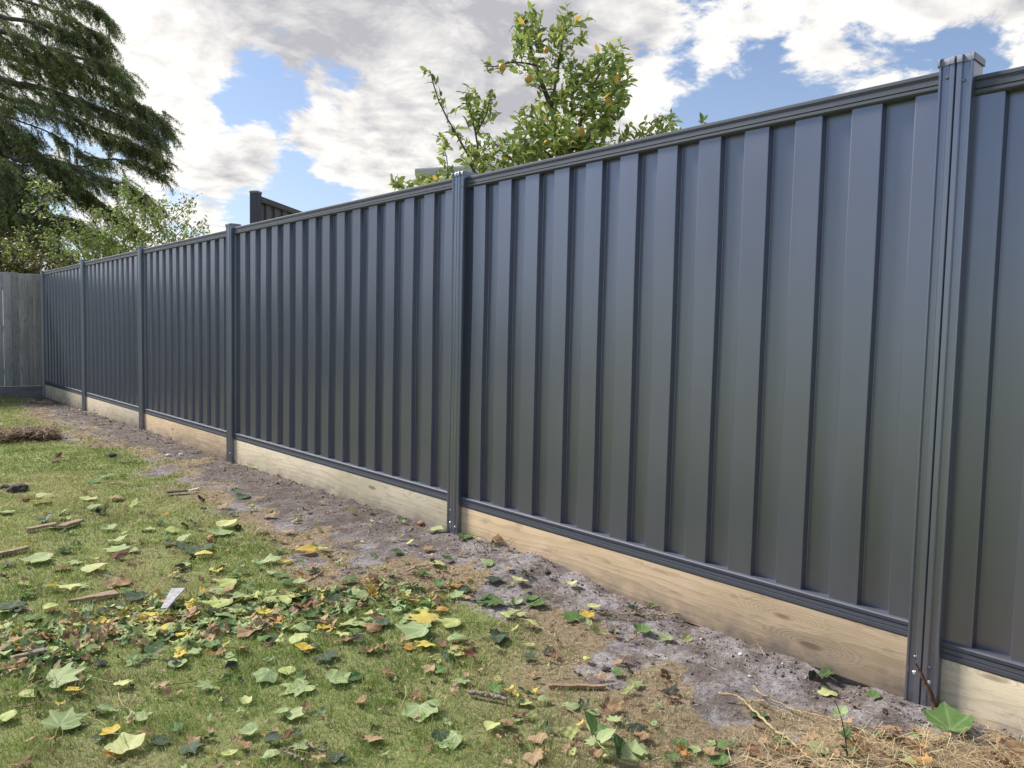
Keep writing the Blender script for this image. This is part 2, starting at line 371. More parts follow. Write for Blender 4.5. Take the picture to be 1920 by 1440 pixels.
WOODCHIP = bark('rough_offcut_wood', (.30, .20, .13), (.50, .38, .27), (30, 160, 30)); WHITEBARK = bark('whitish_bark', (.30, .29, .32), (.70, .69, .72), (20, 90, 20))
BLACKPL = bark('dark_plastic', (.015, .016, .02), (.06, .06, .07), (10, 10, 10)); WHITE = bark('chalky_white', (.60, .60, .60), (.8, .8, .8), (60, 60, 60))
CLOD = bark('dark_clod', (.03, .022, .02), (.10, .075, .07), (30, 30, 30))

# ---------------------------------------------------------------- ground: one sheet to the horizon
def vnoise(x, y, s, seed=0):
    """smooth value noise in numpy"""
    x = np.asarray(x) / s + 1000; y = np.asarray(y) / s + 1000
    xi = np.floor(x).astype(np.int64); yi = np.floor(y).astype(np.int64); u = x - xi; v = y - yi
    u = u * u * (3 - 2 * u); v = v * v * (3 - 2 * v)
    def h(a, b):
        k = (a * 374761393 + b * 668265263 + seed * 974634777) & 0xffffffff
        k = ((k ^ (k >> 13)) * 1274126177) & 0xffffffff
        return ((k ^ (k >> 16)) & 0xffff) / 65535.0
    return (h(xi, yi) * (1 - u) + h(xi + 1, yi) * u) * (1 - v) + (h(xi, yi + 1) * (1 - u) + h(xi + 1, yi + 1) * u) * v
def fbm(x, y, s, o=4, seed=0):
    t = 0; a = .5
    for k in range(o): t = t + a * vnoise(x, y, s / 2 ** k, seed + k); a *= .5
    return t / (1 - .5 ** o)
SOIL_PX = [(83, 752), (72, 780), (118, 797), (150, 815), (178, 834), (255, 840), (285, 856), (335, 866), (290, 874), (345, 893), (385, 922), (430, 930), (490, 962),
           (560, 1020), (640, 1045), (660, 1078), (720, 1070), (800, 1088), (860, 1078), (945, 1108), (1030, 1148), (1130, 1168), (1150, 1205), (1190, 1225), (1180, 1270), (1190, 1330),
           (1270, 1350), (1330, 1392), (1420, 1382), (1560, 1400), (1700, 1392), (1800, 1398), (1900, 1402)]
soil_poly = [tuple(gnd(*p)[:2]) for p in SOIL_PX] + [(2.35, .3), (2.2, -3), (4, -3), (4, 13.9), (2.4, 13.9)]
def sdf(px, py, poly):
    P = np.array(poly); d = np.full(px.shape, 1e9); ins = np.zeros(px.shape, bool); n = len(P)
    for i in range(n):
        a = P[i]; b_ = P[(i + 1) % n]; e = b_ - a; wx = px - a[0]; wy = py - a[1]
        t = np.clip((wx * e[0] + wy * e[1]) / (e @ e), 0, 1)
        d = np.minimum(d, (wx - e[0] * t) ** 2 + (wy - e[1] * t) ** 2)
        c1 = (a[1] <= py) & (b_[1] > py) & (e[0] * wy - e[1] * wx > 0); c2 = (a[1] > py) & (b_[1] <= py) & (e[0] * wy - e[1] * wx < 0)
        ins ^= (c1 | c2)
    d = np.sqrt(d); return np.where(ins, -d, d)
FZ_Y = [-3, .9, 1.0, 1.1, 1.28, 1.75, 2.27, 2.6, 3.24, 4.38, 6.34, 8.7, 11.2, 13.6]; FZ_Z = [-.02, -.005, -.022, -.036, -.012, -.012, .022, .060, .022, .012, -.005, .012, 0, -.02]
def ground_z(x, y):
    x = np.asarray(x, float); y = np.asarray(y, float)
    z = (fbm(x, y, .9, 3, 5) - .5) * .035
    nf = np.clip((x - 1.9) / .6, 0, 1); nf = nf * nf * (3 - 2 * nf); far = np.clip(1 - (x - 2.6) / .6, 0, 1)
    near = (y < 14.2)
    z = z * (1 - nf * near) + np.interp(y, FZ_Y, FZ_Z) * nf * near
    s = sdf(x, y, soil_poly) if x.size < 2000000 else 0
    soft = np.clip(.12 - s, 0, .24) / .24
    z = z + soft * ((fbm(x, y, .10, 4, 9) - .5) * .032 + (fbm(x, y, .035, 2, 12) - .5) * .012)
    return z
CORNER = [tuple(gnd(*p)[:2]) for p in [(1380, 1470), (1440, 1418), (1520, 1400), (1640, 1390), (1740, 1385), (1830, 1392), (1925, 1398)]] + [(2.6, .3), (2.6, -1), (1.2, -1)]
def masks(x, y):
    s = sdf(x, y, soil_poly)
    n_ = (fbm(x, y, .38, 4, 21) - .5) * .62
    e = s + n_ + .10
    soil = np.clip(.5 - e / .08, 0, 1)
    # grass islands inside the soil, soil islands in the grass
    isl = fbm(x, y, .30, 4, 33); dist_f = 2.5 - x
    soil = soil * (1 - np.clip((isl - .565) / .05, 0, 1) * np.clip((dist_f - .25) / .2, 0, 1))
    soil = np.maximum(soil, np.clip((fbm(x, y, .33, 4, 44) - .57) / .05, 0, 1) * np.clip(1 - s / .45, 0, 1) * .9)
    band = np.clip((2.6 - y) / 1.6, 0, 1)
    dry = np.clip(1 - (s + n_ * .9) / (.28 + .5 * band), 0, 1)
    dry = np.maximum(dry, np.clip((fbm(x, y, .5, 4, 55) - .55) / .14, 0, 1) * .32)
    # straw litter in the near corner by the fence
    corner = np.clip((.06 - sdf(x, y, CORNER) + (fbm(x, y, .12, 3, 66) - .5) * .22) / .10, 0, 1)
    soil = soil * (1 - .85 * np.clip(corner * 1.4 - .1, 0, 1) * np.clip((1.0 - y) / .15 + .3, 0, 1)); 
    return soil, dry, corner
xs = np.concatenate([[-400, -200, -100, -60, -35, -20, -12, -8, -6, -5], np.arange(-4.2, -1.0, .06), np.arange(-1.0, 2.62, .02), [2.7, 2.9, 3.3, 4, 5, 6.5, 9, 13, 20, 35, 60, 100, 200, 400]])
ys = np.concatenate([[-400, -200, -100, -50, -25, -12, -6, -3, -1.5, -.6], np.arange(-.2, 5.0, .02), np.arange(5.0, 14.2, .035), [14.5, 15, 16, 18, 21, 26, 35, 60, 100, 200, 400]])
gx, gy = np.meshgrid(xs, ys, indexing='ij'); fx, fy = gx.ravel(), gy.ravel()
gz = ground_z(fx, fy); so_m, dr_m, co_m = masks(fx, fy)
outer = (fx < -4.3) | (fx > 3) | (fy > 14.3) | (fy < -.5); gz[outer] = -.01; 
nx_, ny_ = len(xs), len(ys); ii, jj = np.meshgrid(np.arange(nx_ - 1), np.arange(ny_ - 1), indexing='ij'); a_ = (ii * ny_ + jj).ravel()
ground = link('ground', mesh_np('ground', np.stack([fx, fy, gz], 1), np.stack([a_, a_ + ny_, a_ + ny_ + 1, a_ + 1], 1), 4, True, attr={'soil': so_m, 'dry': dr_m, 'corner': co_m}))
tag(ground, kind='structure', label='short lawn ground with bare grey soil along the fence')
m, nt, b = mat_new('lawn_and_soil'); o = texco(nt)
def attrn(k):
    a = nt.nodes.new('ShaderNodeAttribute'); a.attribute_name = k; return a.outputs['Fac']
nA = noise(nt, o, 38, 6, .7); nB = noise(nt, o, 6, 5, .65); nC = noise(nt, o, 130, 4, .7)
turf = mixc(nt, nA, (.16, .20, .06), (.35, .36, .16))
turf = mixc(nt, ramp(nt, nC, [(.5, (0, 0, 0)), (.7, (.7, .7, .7))]), turf, (.26, .21, .12))
dryc = mixc(nt, nA, (.17, .12, .08), (.44, .35, .24))
soilc = mixc(nt, ramp(nt, nA, [(.3, (0, 0, 0)), (.6, (1, 1, 1))]), (.13, .11, .11), (.41, .38, .385))
sx_ = nt.nodes.new('ShaderNodeSeparateXYZ'); L(nt, o, sx_.inputs[0])
nearb = nt.nodes.new('ShaderNodeMapRange'); nearb.inputs[1].default_value = 1.75; nearb.inputs[2].default_value = 2.45; L(nt, sx_.outputs[0], nearb.inputs[0])
fary = nt.nodes.new('ShaderNodeMapRange'); fary.inputs[1].default_value = 2.2; fary.inputs[2].default_value = 4.2; L(nt, sx_.outputs[1], fary.inputs[0])
mul = math_(nt, 'ADD', math_(nt, 'MULTIPLY', math_(nt, 'MULTIPLY', nearb.outputs[0], fary.outputs[0]), .55), noise(nt, o, 3.5, 5, .65))
soilc = mixc(nt, ramp(nt, mul, [(.55, (0, 0, 0)), (.85, (.6, .6, .6))]), soilc, (.105, .078, .062))
soilc = mixc(nt, ramp(nt, nB, [(.42, (0, 0, 0)), (.58, (1, 1, 1))]), mixc(nt, .7, soilc, (.115, .085, .07)), soilc)
sf = math_(nt, 'ADD', attrn('soil'), math_(nt, 'MULTIPLY', math_(nt, 'SUBTRACT', nA, .5), .9))
sf = ramp(nt, sf, [(.38, (0, 0, 0)), (.56, (1, 1, 1))])
c = mixc(nt, ramp(nt, math_(nt, 'ADD', attrn('dry'), math_(nt, 'MULTIPLY', math_(nt, 'SUBTRACT', nA, .5), .8)), [(.25, (0, 0, 0)), (.75, (1, 1, 1))]), turf, dryc)
c = mixc(nt, sf, c, soilc)
L(nt, c, b.inputs['Base Color']); b.inputs['Roughness'].default_value = .95; b.inputs['Specular IOR Level'].default_value = .15
bump(nt, b, math_(nt, 'ADD', nA, math_(nt, 'MULTIPLY', nC, .5)), .9, .012)
ground.data.materials.append(m)

# ---------------------------------------------------------------- steel fence
def post_profile(y0, wd, xf, dep):
    """plan of a post: two ribbed channels back to back; front face near xf, width along y from y0 to y0+wd"""
    h = wd / 2
    half = [(0.0, .010), (.02, .003), (.06, .0), (.16, .0), (.24, .006), (.56, .006), (.66, .0), (.93, .0), (.985, .004), (1.0, .009)]
    pts = [(xf + d, y0 + t * h) for t, d in half] + [(xf + d, y0 + wd - t * h) for t, d in half[::-1]]
    pts += [(2 * xf + dep - x, y) for x, y in pts[::-1]]
    return pts
def screw(parent, name, p, r, mat, hexa=False):
    mb = MB(); n = 12; hs = []
    for k, (rr, dx) in enumerate([(r * 1.45, 0), (r * 1.45, -.0015), (r, -.0022), (r * .95, -.0042), (r * .6, -.0055), (r * .5, -.0035)]):
        hs.append([(p[0] + dx, p[1] + math.cos(2 * math.pi * j / n) * rr, p[2] + math.sin(2 * math.pi * j / n) * rr) for j in range(n)])
    v = [q for h in hs for q in h]; f = [(i * n + j, i * n + (j + 1) % n, (i + 1) * n + (j + 1) % n, (i + 1) * n + j) for i in range(len(hs) - 1) for j in range(n)]
    f.append(tuple(range((len(hs) - 1) * n, len(hs) * n)))
    mb.add(v, f); return mb.build(name, mat, parent, smooth=True)
def make_post(root, yl, ztop, wd=.094, xf=2.476, dep=.085, zbot=-.12, board_screw=True, mat=None, dark_z=.16, cmat=None):
    mat = mat or POST
    y0 = yl - wd
    p = MB().prism(post_profile(y0, wd, xf, dep), 'z', zbot, ztop).build('post', mat, root, angle=R(35))
    # cap: moulded, follows the ribbed plan, slightly larger with a skirt
    prof = post_profile(y0, wd, xf, dep); cx, cy = xf + dep / 2, y0 + wd / 2
    def grow(k): return [(cx + (x - cx) * (1 + k / dep * 2), cy + (y - cy) * (1 + k / wd * 2)) for x, y in prof]
    n = len(prof); lay = [(grow(.004), ztop - .010), (grow(.0045), ztop + .007), (grow(.002), ztop + .011), (grow(-.006), ztop + .013)]
    mb = MB(); v = [(x, y, z) for P_, z in lay for x, y in P_]
    f = [(k * n + i, k * n + (i + 1) % n, (k + 1) * n + (i + 1) % n, (k + 1) * n + i) for k in range(3) for i in range(n)]
    f += [tuple(range(3 * n, 4 * n)), tuple(range(n))[::-1]]
    mb.add(v, f); mb.build('post_cap', cmat or PLCAP, p, angle=R(40))
    for s, off in ((.27, .0), (.73, -.018)):
        yy = y0 + wd * (1 - s)
        screw(p, 'screw', (xf + .006, yy, ztop - .045 + off), .0042, mat)
        if board_screw:
            screw(p, 'screw', (xf + .006, yy, dark_z + off), .0042, mat)
            screw(p, 'screw', (xf + .006, yy, .085 + off * .8), .0052, ZINC)
    return p
def rail_profile(z0, z1, xf, top=True):
    h = z1 - z0
    fr = [(0, .008), (.04, .003), (.10, .0), (.24, .0), (.28, .004), (.33, .0), (.36, .003), (.66, .003), (.69, .0), (.73, .004), (.77, .001), (.92, .001), (.97, .004), (1.0, .010)]
    if not top: fr = [(0, .006), (.05, .001), (.30, .0), (.33, .004), (.38, .001), (.62, .001), (.66, .004), (.70, -.001), (.90, -.003), (.97, .0), (1.0, .006)]
    pts = [(xf + d, z0 + t * h) for t, d in fr]
    return pts + [(xf + .062 - d, z0 + t * h) for t, d in fr[::-1]]
def make_sheet(root, y0, y1, z0, z1, first, pitch=.1957, xf=2.512, dep=.027, mat=None):
    """trapezoidal sheet; 'first' is the y of a front corner where a pan ends (towards +y it steps... pan spans first..first+.09)"""
    ys_, xs_ = [], []
    k0 = math.floor((y0 - first) / pitch) - 1
    y = first + k0 * pitch
    prof = []
    rr = random.Random(int(y0 * 100) + 3)
    while y < y1 + pitch:
        j = rr.uniform(-.0015, .0015)
        # towards -y from the pan's near corner: wall, then recess; profile in increasing y
        prof += [(y - pitch + .092 + .003, xf + .0012), (y - pitch + .092 + .007, xf + dep - .001), (y - pitch + .092 + .0085, xf + dep),
                 (y - .0075, xf + dep), (y - .006, xf + dep - .001), (y - .0015, xf + .0012), (y, xf + j * .3), (y + .0922, xf)]
        y += pitch
    prof = [p for p in prof if y0 <= p[0] <= y1]
    prof = [(y0, prof[0][1])] + prof + [(y1, prof[-1][1])]
    nz = 9; v = []; f = []; n = len(prof)
    for i in range(nz):
        t = i / (nz - 1); z = z0 + (z1 - z0) * t
        for (yy, xx) in prof:
            wob = .0022 * math.sin(yy * 3.1 + t * 4 + y0) + .0016 * math.sin(yy * 9 + t * 7)
            v.append((xx + wob * math.sin(math.pi * t), yy, z))
    for i in range(nz - 1):
        for j in range(n - 1): f.append((i * n + j, i * n + j + 1, (i + 1) * n + j + 1, (i + 1) * n + j))
    o = MB().add(v, f).build('steel_sheet', mat or STEEL, root, angle=R(20))
    so_ = o.modifiers.new('thickness', 'SOLIDIFY'); so_.thickness = .0008; so_.offset = 0
    return o
POSTS = [(-1.46, 1.895), (.909, 1.925), (3.274, 1.925), (6.324, 1.940), (8.721, 1.925), (11.15, 1.930), (13.607, 1.905)]
#        y0,    y1 (between post faces), top z, bottom z, first rib corner
BAYS = [(-1.46, .815, 1.877, .150, .742 * 1.0), (.909, 3.180, 1.912, .184, 1.2800), (3.274, 6.230, 1.921, .190, 3.4800), (6.324, 8.627, 1.912, .186, 6.4650), (8.721, 11.056, 1.910, .186, 8.86), (11.15, 13.513, 1.903, .184, 11.29)]
fence = empty('steel_fence', (2.5, 6, 0)); fence.location = (0, 0, 0)
tag(fence, 'long charcoal corrugated steel fence of six visible bays on pine boards, edging the lawn', 'fence')
for i, (yl, zt) in enumerate(POSTS): make_post(fence, yl, zt, dark_z=.135 if i < 2 else .15)
for i, (y0, y1, zt, zb, fr) in enumerate(BAYS):
    make_sheet(fence, y0 - .02, y1 + .02, zb + .02, zt - .015, fr)
    for nm, a, b_, tp in (('top_rail', zt - .058, zt, True), ('bottom_rail', zb, zb + .052, False)):
        MB().prism(rail_profile(a, b_, 2.500, tp), 'y', y0 - .012, y1 + .012).build(nm, RAIL, fence, angle=R(30))
    bd = MB().box(2.503, 2.551, y0 - .012, y1 + .012, -.016 if i == 1 else -.06, zb - .0025, .003)
    bo = bd.build('plinth_board', PINE if i in (1, 3) else PINE2, fence, angle=R(30))
    tag(bo, ['pale greenish pine board at the right end', 'honey pine board with knots', 'pale pine board', 'scuffed honey pine board', 'dusty pale pine board', 'dusty pine board by the corner'][i])

# ---------------------------------------------------------------- paling fence at the end of the lawn
pf = empty('paling_fence', (0, 13.66, 0)); tag(pf, 'weathered grey timber paling fence closing the lawn beside the steel fence', 'fence')
mb = MB(); x = 2.60; k = 0
while x > -9:
    wd = random.uniform(.096, .108); top = 1.865 + random.uniform(-.008, .008); fr = -.016 if k % 2 else 0
    mb.box(x - wd, x + .002, fr, fr + .014, .16, top, .002); x -= wd + random.uniform(.0, .004) ; k += 1
mb.build('paling_boards', GREYWOOD, pf, angle=R(30))
for zz in (.35, 1.0, 1.6): MB().box(-9, 2.42, .016, .06, zz, zz + .07).build('back_rail', OLDWOOD, pf)
MB().box(-9, 2.60, -.022, .020, -.05, .158, .003).build('plinth_board', OLDWOOD, pf)

# ---------------------------------------------------------------- neighbour's raised steel fence
A = at(476, 358, 8.0); B = at(581, 382, 9.35)
dv = (B - A)[:2]; ang = math.atan2(dv[1], dv[0]); ln = float(np.linalg.norm(dv)); ztA = A[2]
nf_ = empty('neighbour_fence', (A[0], A[1], 0), ang - math.pi / 2); tag(nf_, 'short dark steel fence panel rising behind the long charcoal fence', 'fence')
def shift(o, dx): o.location.x = dx
for yl in (.05, ln + .05):
    shift(make_post(nf_, yl, ztA - .015, zbot=-.1, board_screw=False, mat=NSTEEL), -2.5)
shift(make_sheet(nf_, .04, ln - .03, .3, ztA - .06, .12, mat=NSTEEL, dep=.014), -2.5)
MB().prism(rail_profile(ztA - .105, ztA - .045, 2.5), 'y', .04, ln - .03).build('top_rail', NSTEEL, nf_, angle=R(30)).location.x = -2.5
MB().prism(rail_profile(.25, .31, 2.5, False), 'y', .04, ln - .03).build('bottom_rail', NSTEEL, nf_, angle=R(30)).location.x = -2.5
MB().box(0, .05, .04, ln - .03, -.05, .248).build('plinth_board', OLDWOOD, nf_)

# ---------------------------------------------------------------- neighbour's house: gutter corner above the fence
H = at(778, 316, 9.5); H2 = at(905, 303, 9.2)
hv = (H2 - H)[:2]; hang = math.atan2(hv[1], hv[0])
house = empty('neighbour_house', (H[0], H[1], 0), hang); tag(house, 'house behind the steel fence, only its grey gutter corner showing past the citrus', 'house')
m, nt, b = mat_new('grey_gutter'); n = noise(nt, texco(nt), 4, 4, .6); L(nt, mixc(nt, n, (.68, .67, .64), (.82, .80, .77)), b.inputs['Base Color']); b.inputs['Roughness'].default_value = .5; GUT = m
m, nt, b = mat_new('rendered_wall'); n = noise(nt, texco(nt), 30, 4, .6); L(nt, mixc(nt, n, (.42, .38, .33), (.52, .48, .42)), b.inputs['Base Color']); b.inputs['Roughness'].default_value = .9; bump(nt, b, n, .3, .004); WALLM = m
m, nt, b = mat_new('roof_sheet'); n = noise(nt, texco(nt), 3, 4, .6); L(nt, mixc(nt, n, (.10, .10, .11), (.16, .16, .17)), b.inputs['Base Color']); b.inputs['Roughness'].default_value = .6; ROOFM = m
zg = H[2]
gp = [(-.0, 0), (-.006, -.02), (-.004, -.03), (.0, -.036), (.004, -.075), (.02, -.098), (.05, -.112), (.115, -.112), (.12, 0), (.10, -.003), (.02, -.003)]
v = []; f = []; n_ = len(gp); Lh = 6.0
for t in (0, Lh): v += [(t, p[0], zg + p[1]) for p in gp]
f = [(i, (i + 1) % n_, n_ + (i + 1) % n_, n_ + i) for i in range(n_)] + [tuple(range(n_)), tuple(range(n_, 2 * n_))[::-1]]
MB().add(v, f).build('gutter', GUT, house, angle=R(30))
MB().box(0.0, Lh, .122, .142, zg - .17, zg - .005).build('fascia', GUT, house)
MB().box(0.005, Lh, .143, .60, zg - .175, zg - .160).build('eave_soffit', GUT, house)
MB().box(.45, Lh - .45, .60, 5.0, -.1, zg - .18).build('wall', WALLM, house)
MB().add([(0, .144, zg - .15), (Lh, .144, zg - .15), (Lh, 2.8, zg + .12), (0, 2.8, zg + .12), (0, 5.4, zg - .15), (Lh, 5.4, zg - .15)], [(0, 1, 2, 3), (3, 2, 5, 4), (0, 3, 4), (1, 5, 2), (0, 4, 5, 1)]).build('roof', ROOFM, house)

# ---------------------------------------------------------------- foliage builders
def rand_unit(n):
    v = rng.normal(size=(n, 3)); return v / np.linalg.norm(v, axis=1)[:, None]
def leaves_mesh(name, pos, dirv, nrm, length, width, cols, fold=.25, droop=.15):
    """a folded, pointed 6-vertex leaf at every pos: base, 2 sides x2, tip"""
    n = len(pos); dirv = dirv / np.linalg.norm(dirv, axis=1)[:, None]
    side = np.cross(dirv, nrm); side /= np.linalg.norm(side, axis=1)[:, None] + 1e-9; up = np.cross(side, dirv)
    Lg = length[:, None]; W = width[:, None] / 2
    b0 = pos; m1 = pos + dirv * Lg * .5 - up * Lg * 0; tip = pos + dirv * Lg - up * Lg * droop
    l1 = pos + dirv * Lg * .28 + side * W * .85 + up * W * fold; l2 = pos + dirv * Lg * .66 + side * W * .8 + up * (W * fold - Lg * droop * .4)
    r1 = pos + dirv * Lg * .28 - side * W * .85 + up * W * fold; r2 = pos + dirv * Lg * .66 - side * W * .8 + up * (W * fold - Lg * droop * .4)
    v = np.stack([b0, l1, l2, tip, r2, r1, m1], 1).reshape(-1, 3)
    b = np.arange(n) * 7
    q = np.concatenate([np.stack([b, b + 1, b + 2, b + 6], 1), np.stack([b + 6, b + 2, b + 3, b + 3], 1)[:0], np.stack([b, b + 6, b + 4, b + 5], 1)])
    # tips as quads (mid, l2, tip, r2)
    q = np.concatenate([q, np.stack([b + 6, b + 2, b + 3, b + 4], 1)])
    return mesh_np(name, v, q, 4, False, np.repeat(cols, 7, 0))
def tri_needles(name, pos, dirv, length, width, cols, jit=None):
    n = len(pos); dirv = dirv / np.linalg.norm(dirv, axis=1)[:, None]
    side = np.cross(dirv, rand_unit(n)); side /= np.linalg.norm(side, axis=1)[:, None] + 1e-9
    a = pos - side * width[:, None] / 2; b_ = pos + side * width[:, None] / 2; c = pos + dirv * length[:, None]
    v = np.stack([a, b_, c], 1).reshape(-1, 3); f = np.arange(n * 3).reshape(-1, 3)
    return mesh_np(name, v, f, 3, False, np.repeat(cols, 3, 0))
def pick(cols, p, n, jitter=.15):
    cols = np.array(cols); i = rng.choice(len(cols), n, p=np.array(p) / sum(p)); c = cols[i] * rng.uniform(1 - jitter, 1 + jitter, (n, 1)); return c

# --- citrus tree
citrus = empty('citrus_tree', tuple(at(1045, 700, 6.2)[:2]) + (0,)); cb = np.array(citrus.location)
tag(citrus, 'citrus tree with glossy leaves and orange fruit rising behind the steel fence', 'tree')
def loc(p): return [np.array(q) - cb for q in p]
DC = 6.2
br = [([(1045, 720), (1048, 560), (1045, 420), (1050, 300), (1035, 210), (1012, 145), (992, 85), (985, 22)], .045),
      ([(1050, 320), (1085, 240), (1108, 170), (1138, 120), (1152, 92)], .02), ([(1035, 200), (1050, 115), (1060, 60), (1066, 28)], .014),
      ([(1108, 170), (1150, 150), (1178, 165)], .010), ([(1012, 125), (962, 112), (925, 118), (903, 116)], .010),
      ([(1045, 430), (960, 380), (905, 330), (876, 272), (850, 230), (826, 180), (804, 126)], .016), ([(905, 330), (893, 255), (880, 200), (874, 168)], .010),
      ([(893, 255), (915, 210), (921, 176)], .008), ([(905, 400), (846, 350), (840, 290), (830, 255)], .008), ([(1050, 300), (1120, 250), (1150, 215), (1165, 180)], .012),
      ([(1050, 420), (1120, 330), (1160, 275), (1168, 248)], .008), ([(1050, 420), (1180, 330), (1225, 260), (1245, 212)], .012), ([(1040, 300), (990, 240), (985, 200)], .010)]
mb = MB(); brpts = []
for pts, r in br:
    off = rng.uniform(-.25, .25)
    P3 = spline([at(x, y, DC + off * (k / len(pts))) for k, (x, y) in enumerate(pts)], len(pts) * 4)
    if r < .04: P3 = P3 + np.cumsum(rng.normal(0, .004, P3.shape), 0)
    brpts.append(P3); mb.tube(loc(P3), list(np.linspace(r, r * .22, len(P3))), 6)
mb.build('trunk', BARK, citrus, smooth=True)
tw_c = []
for (cx, cy, rx, ry, nt_) in [(1010, 112, 48, 48, 46), (1115, 150, 62, 48, 74), (1075, 232, 72, 62, 150), (1050, 290, 85, 42, 125), (945, 298, 75, 30, 80), (988, 55, 26, 36, 26), (1065, 60, 34, 34, 28),
                              (1150, 120, 25, 35, 22), (1150, 190, 28, 36, 24), (1000, 240, 36, 46, 40), (895, 215, 34, 42, 12), (850, 335, 60, 14, 26), (770, 346, 45, 8, 14), (1165, 262, 20, 12, 5), (1246, 238, 30, 22, 22), (1200, 250, 20, 8, 5), (1316, 230, 6, 5, 2)]:
    for _ in range(int(nt_ * 1.12)):
        a = rng.uniform(0, 2 * math.pi); r = math.sqrt(rng.uniform(0, 1))
        tw_c.append((at(cx + rx * r * math.cos(a), cy + ry * r * math.sin(a), DC + rng.normal(0, .16) + rng.uniform(-.3, .35)), 1))
for k, P3 in enumerate(brpts):
    for q in P3[(len(P3) // 2 if k == 0 else len(P3) // 4)::2]: tw_c.append((q + rng.normal(0, .02, 3), 0))
for k in (5, 6, 7, 8):
    for q in brpts[k][len(brpts[k]) // 2::3]: tw_c.append((q + rng.normal(0, .015, 3), 0))
P_, D_, Nn, Ln = [], [], [], []; tmb = MB(); core = at(1045, 330, DC)
for c, kind in tw_c:
    d = (c - core); d = d / (np.linalg.norm(d) + 1e-6) * .6 + rng.normal(0, .55, 3) + np.array([0, 0, .45]); d /= np.linalg.norm(d)
    lt = rng.uniform(.07, .15); st = c - d * lt * .5
    tmb.tube([st - cb, c - cb + rng.normal(0, .004, 3), st + d * lt - cb], [.0028, .0022, .0012], 4, cap=False)
    for j in range(rng.integers(4, 8)):
        t = j / 6.; p = st + d * lt * t; a = rng.normal(0, 1, 3); ld = a - d * (a @ d); ld /= np.linalg.norm(ld); ld = ld * .8 + d * .7 + np.array([0, 0, -.12])
        P_.append(p); D_.append(ld); nn = np.array([0, 0, 1.]) + rng.normal(0, .6, 3); Nn.append(nn / np.linalg.norm(nn)); Ln.append(rng.uniform(.036, .092))
P_ = np.array(P_); n = len(P_); Ln = np.array(Ln)
cc = pick([(.25, .34, .08), (.34, .44, .10), (.50, .57, .17), (.15, .22, .07), (.62, .58, .15), (.75, .50, .08)], [32, 32, 18, 16, 6, 1.6], n)
lm_ = leaves_mesh('crown', P_ - cb, np.array(D_), np.array(Nn), Ln, Ln * rng.uniform(.38, .52, n), cc, .35, .2)
crown = link('crown', lm_, citrus, [FOL]); tmb.build('twig', BARK, crown)['kind'] = 'stuff'
m, nt, b = mat_new('orange_peel'); n = noise(nt, texco(nt), 9, 3, .6); L(nt, mixc(nt, n, (.62, .28, .04), (.72, .48, .12)), b.inputs['Base Color']); b.inputs['Roughness'].default_value = .42
bump(nt, b, noise(nt, texco(nt), 120, 2, .5), .3, .002); PEEL = m
import bmesh
for (x, y, r) in [(942, 126, .029), (991, 148, .030), (1088, 247, .034), (1141, 190, .027), (1024, 95, .02)]:
    bm = bmesh.new(); bmesh.ops.create_uvsphere(bm, u_segments=20, v_segments=14, radius=r)
    for q in bm.verts:
        q.co.z *= 1.12
        if abs(q.co.z) > r * 1.08: q.co.z *= .93
    for f_ in bm.faces: f_.smooth = True
    me = bpy.data.meshes.new('fruit'); bm.to_mesh(me); bm.free(); fo = link('fruit', me, citrus, [PEEL]); fo.location = Vector(at(x, y, DC - .3) - cb); fo.rotation_euler = (rng.uniform(0, .5), rng.uniform(0, .5), 0)

# --- cedar
DCED = 19.0
cbase = at(42, 600, DCED); cbase[2] = 0
cedar = empty('cedar_tree', tuple(cbase)); tag(cedar, 'tall dark cedar with drooping layered branches behind the paling fence', 'tree')
cb = cbase
LX = lambda pts: [(x * .94 - 4, y) for x, y in pts]
limbs = [  # polyline in picture px at the tree's depth, half-thickness (m), weight, depth offset
 ([(-60, -60), (60, -30), (140, -5), (190, 12), (224, 44)], .26, 1.0, -.3),
 ([(-40, -20), (80, 10), (150, 40), (195, 62), (218, 82)], .26, 1.0, .4),
 ([(-40, 30), (60, 40), (130, 58), (180, 80), (204, 104)], .34, 1.2, 0),
 ([(-60, 50), (20, 62), (90, 88), (160, 108), (222, 126), (262, 158)], .52, 2.3, -.6),
 ([(-50, 110), (40, 112), (120, 132), (200, 160), (262, 190), (305, 212), (342, 242)], .50, 2.5, .2),
 ([(-50, 155), (60, 160), (150, 185), (230, 212), (290, 238), (322, 266)], .50, 2.4, -.2),
 ([(-60, 190), (30, 188), (110, 206), (180, 236), (250, 262), (300, 282), (326, 300)], .40, 2.2, .5),
 ([(-60, 250), (20, 262), (60, 280), (110, 312), (150, 340), (190, 372)], .34, 1.5, 0),
 ([(-40, 300), (60, 300), (130, 306), (200, 334), (262, 352), (312, 386)], .42, 1.8, -.5),
 ([(-60, 350), (30, 344), (110, 350), (180, 372), (240, 402), (270, 428)], .42, 2.0, .3),
 ([(-60, 400), (40, 396), (120, 410), (190, 436), (230, 462)], .46, 2.0, 0),
 ([(150, 330), (200, 302), (250, 300), (290, 310), (332, 330)], .13, .45, .4),
 ([(60, 230), (130, 262), (170, 290), (215, 300)], .12, .5, .6),
 ([(-60, 450), (30, 446), (90, 458), (140, 480)], .40, 1.8, .6),
 ([(-70, 300), (-20, 310), (40, 345), (75, 385)], .50, 1.8, -.9), ([(-70, 380), (-10, 380), (50, 400), (95, 440)], .50, 1.8, -1.0), ([(-70, 210), (-20, 215), (30, 235), (70, 262)], .35, 1.1, -.8), ([(-60, 470), (10, 470), (60, 490)], .45, 1.4, -1.0)]
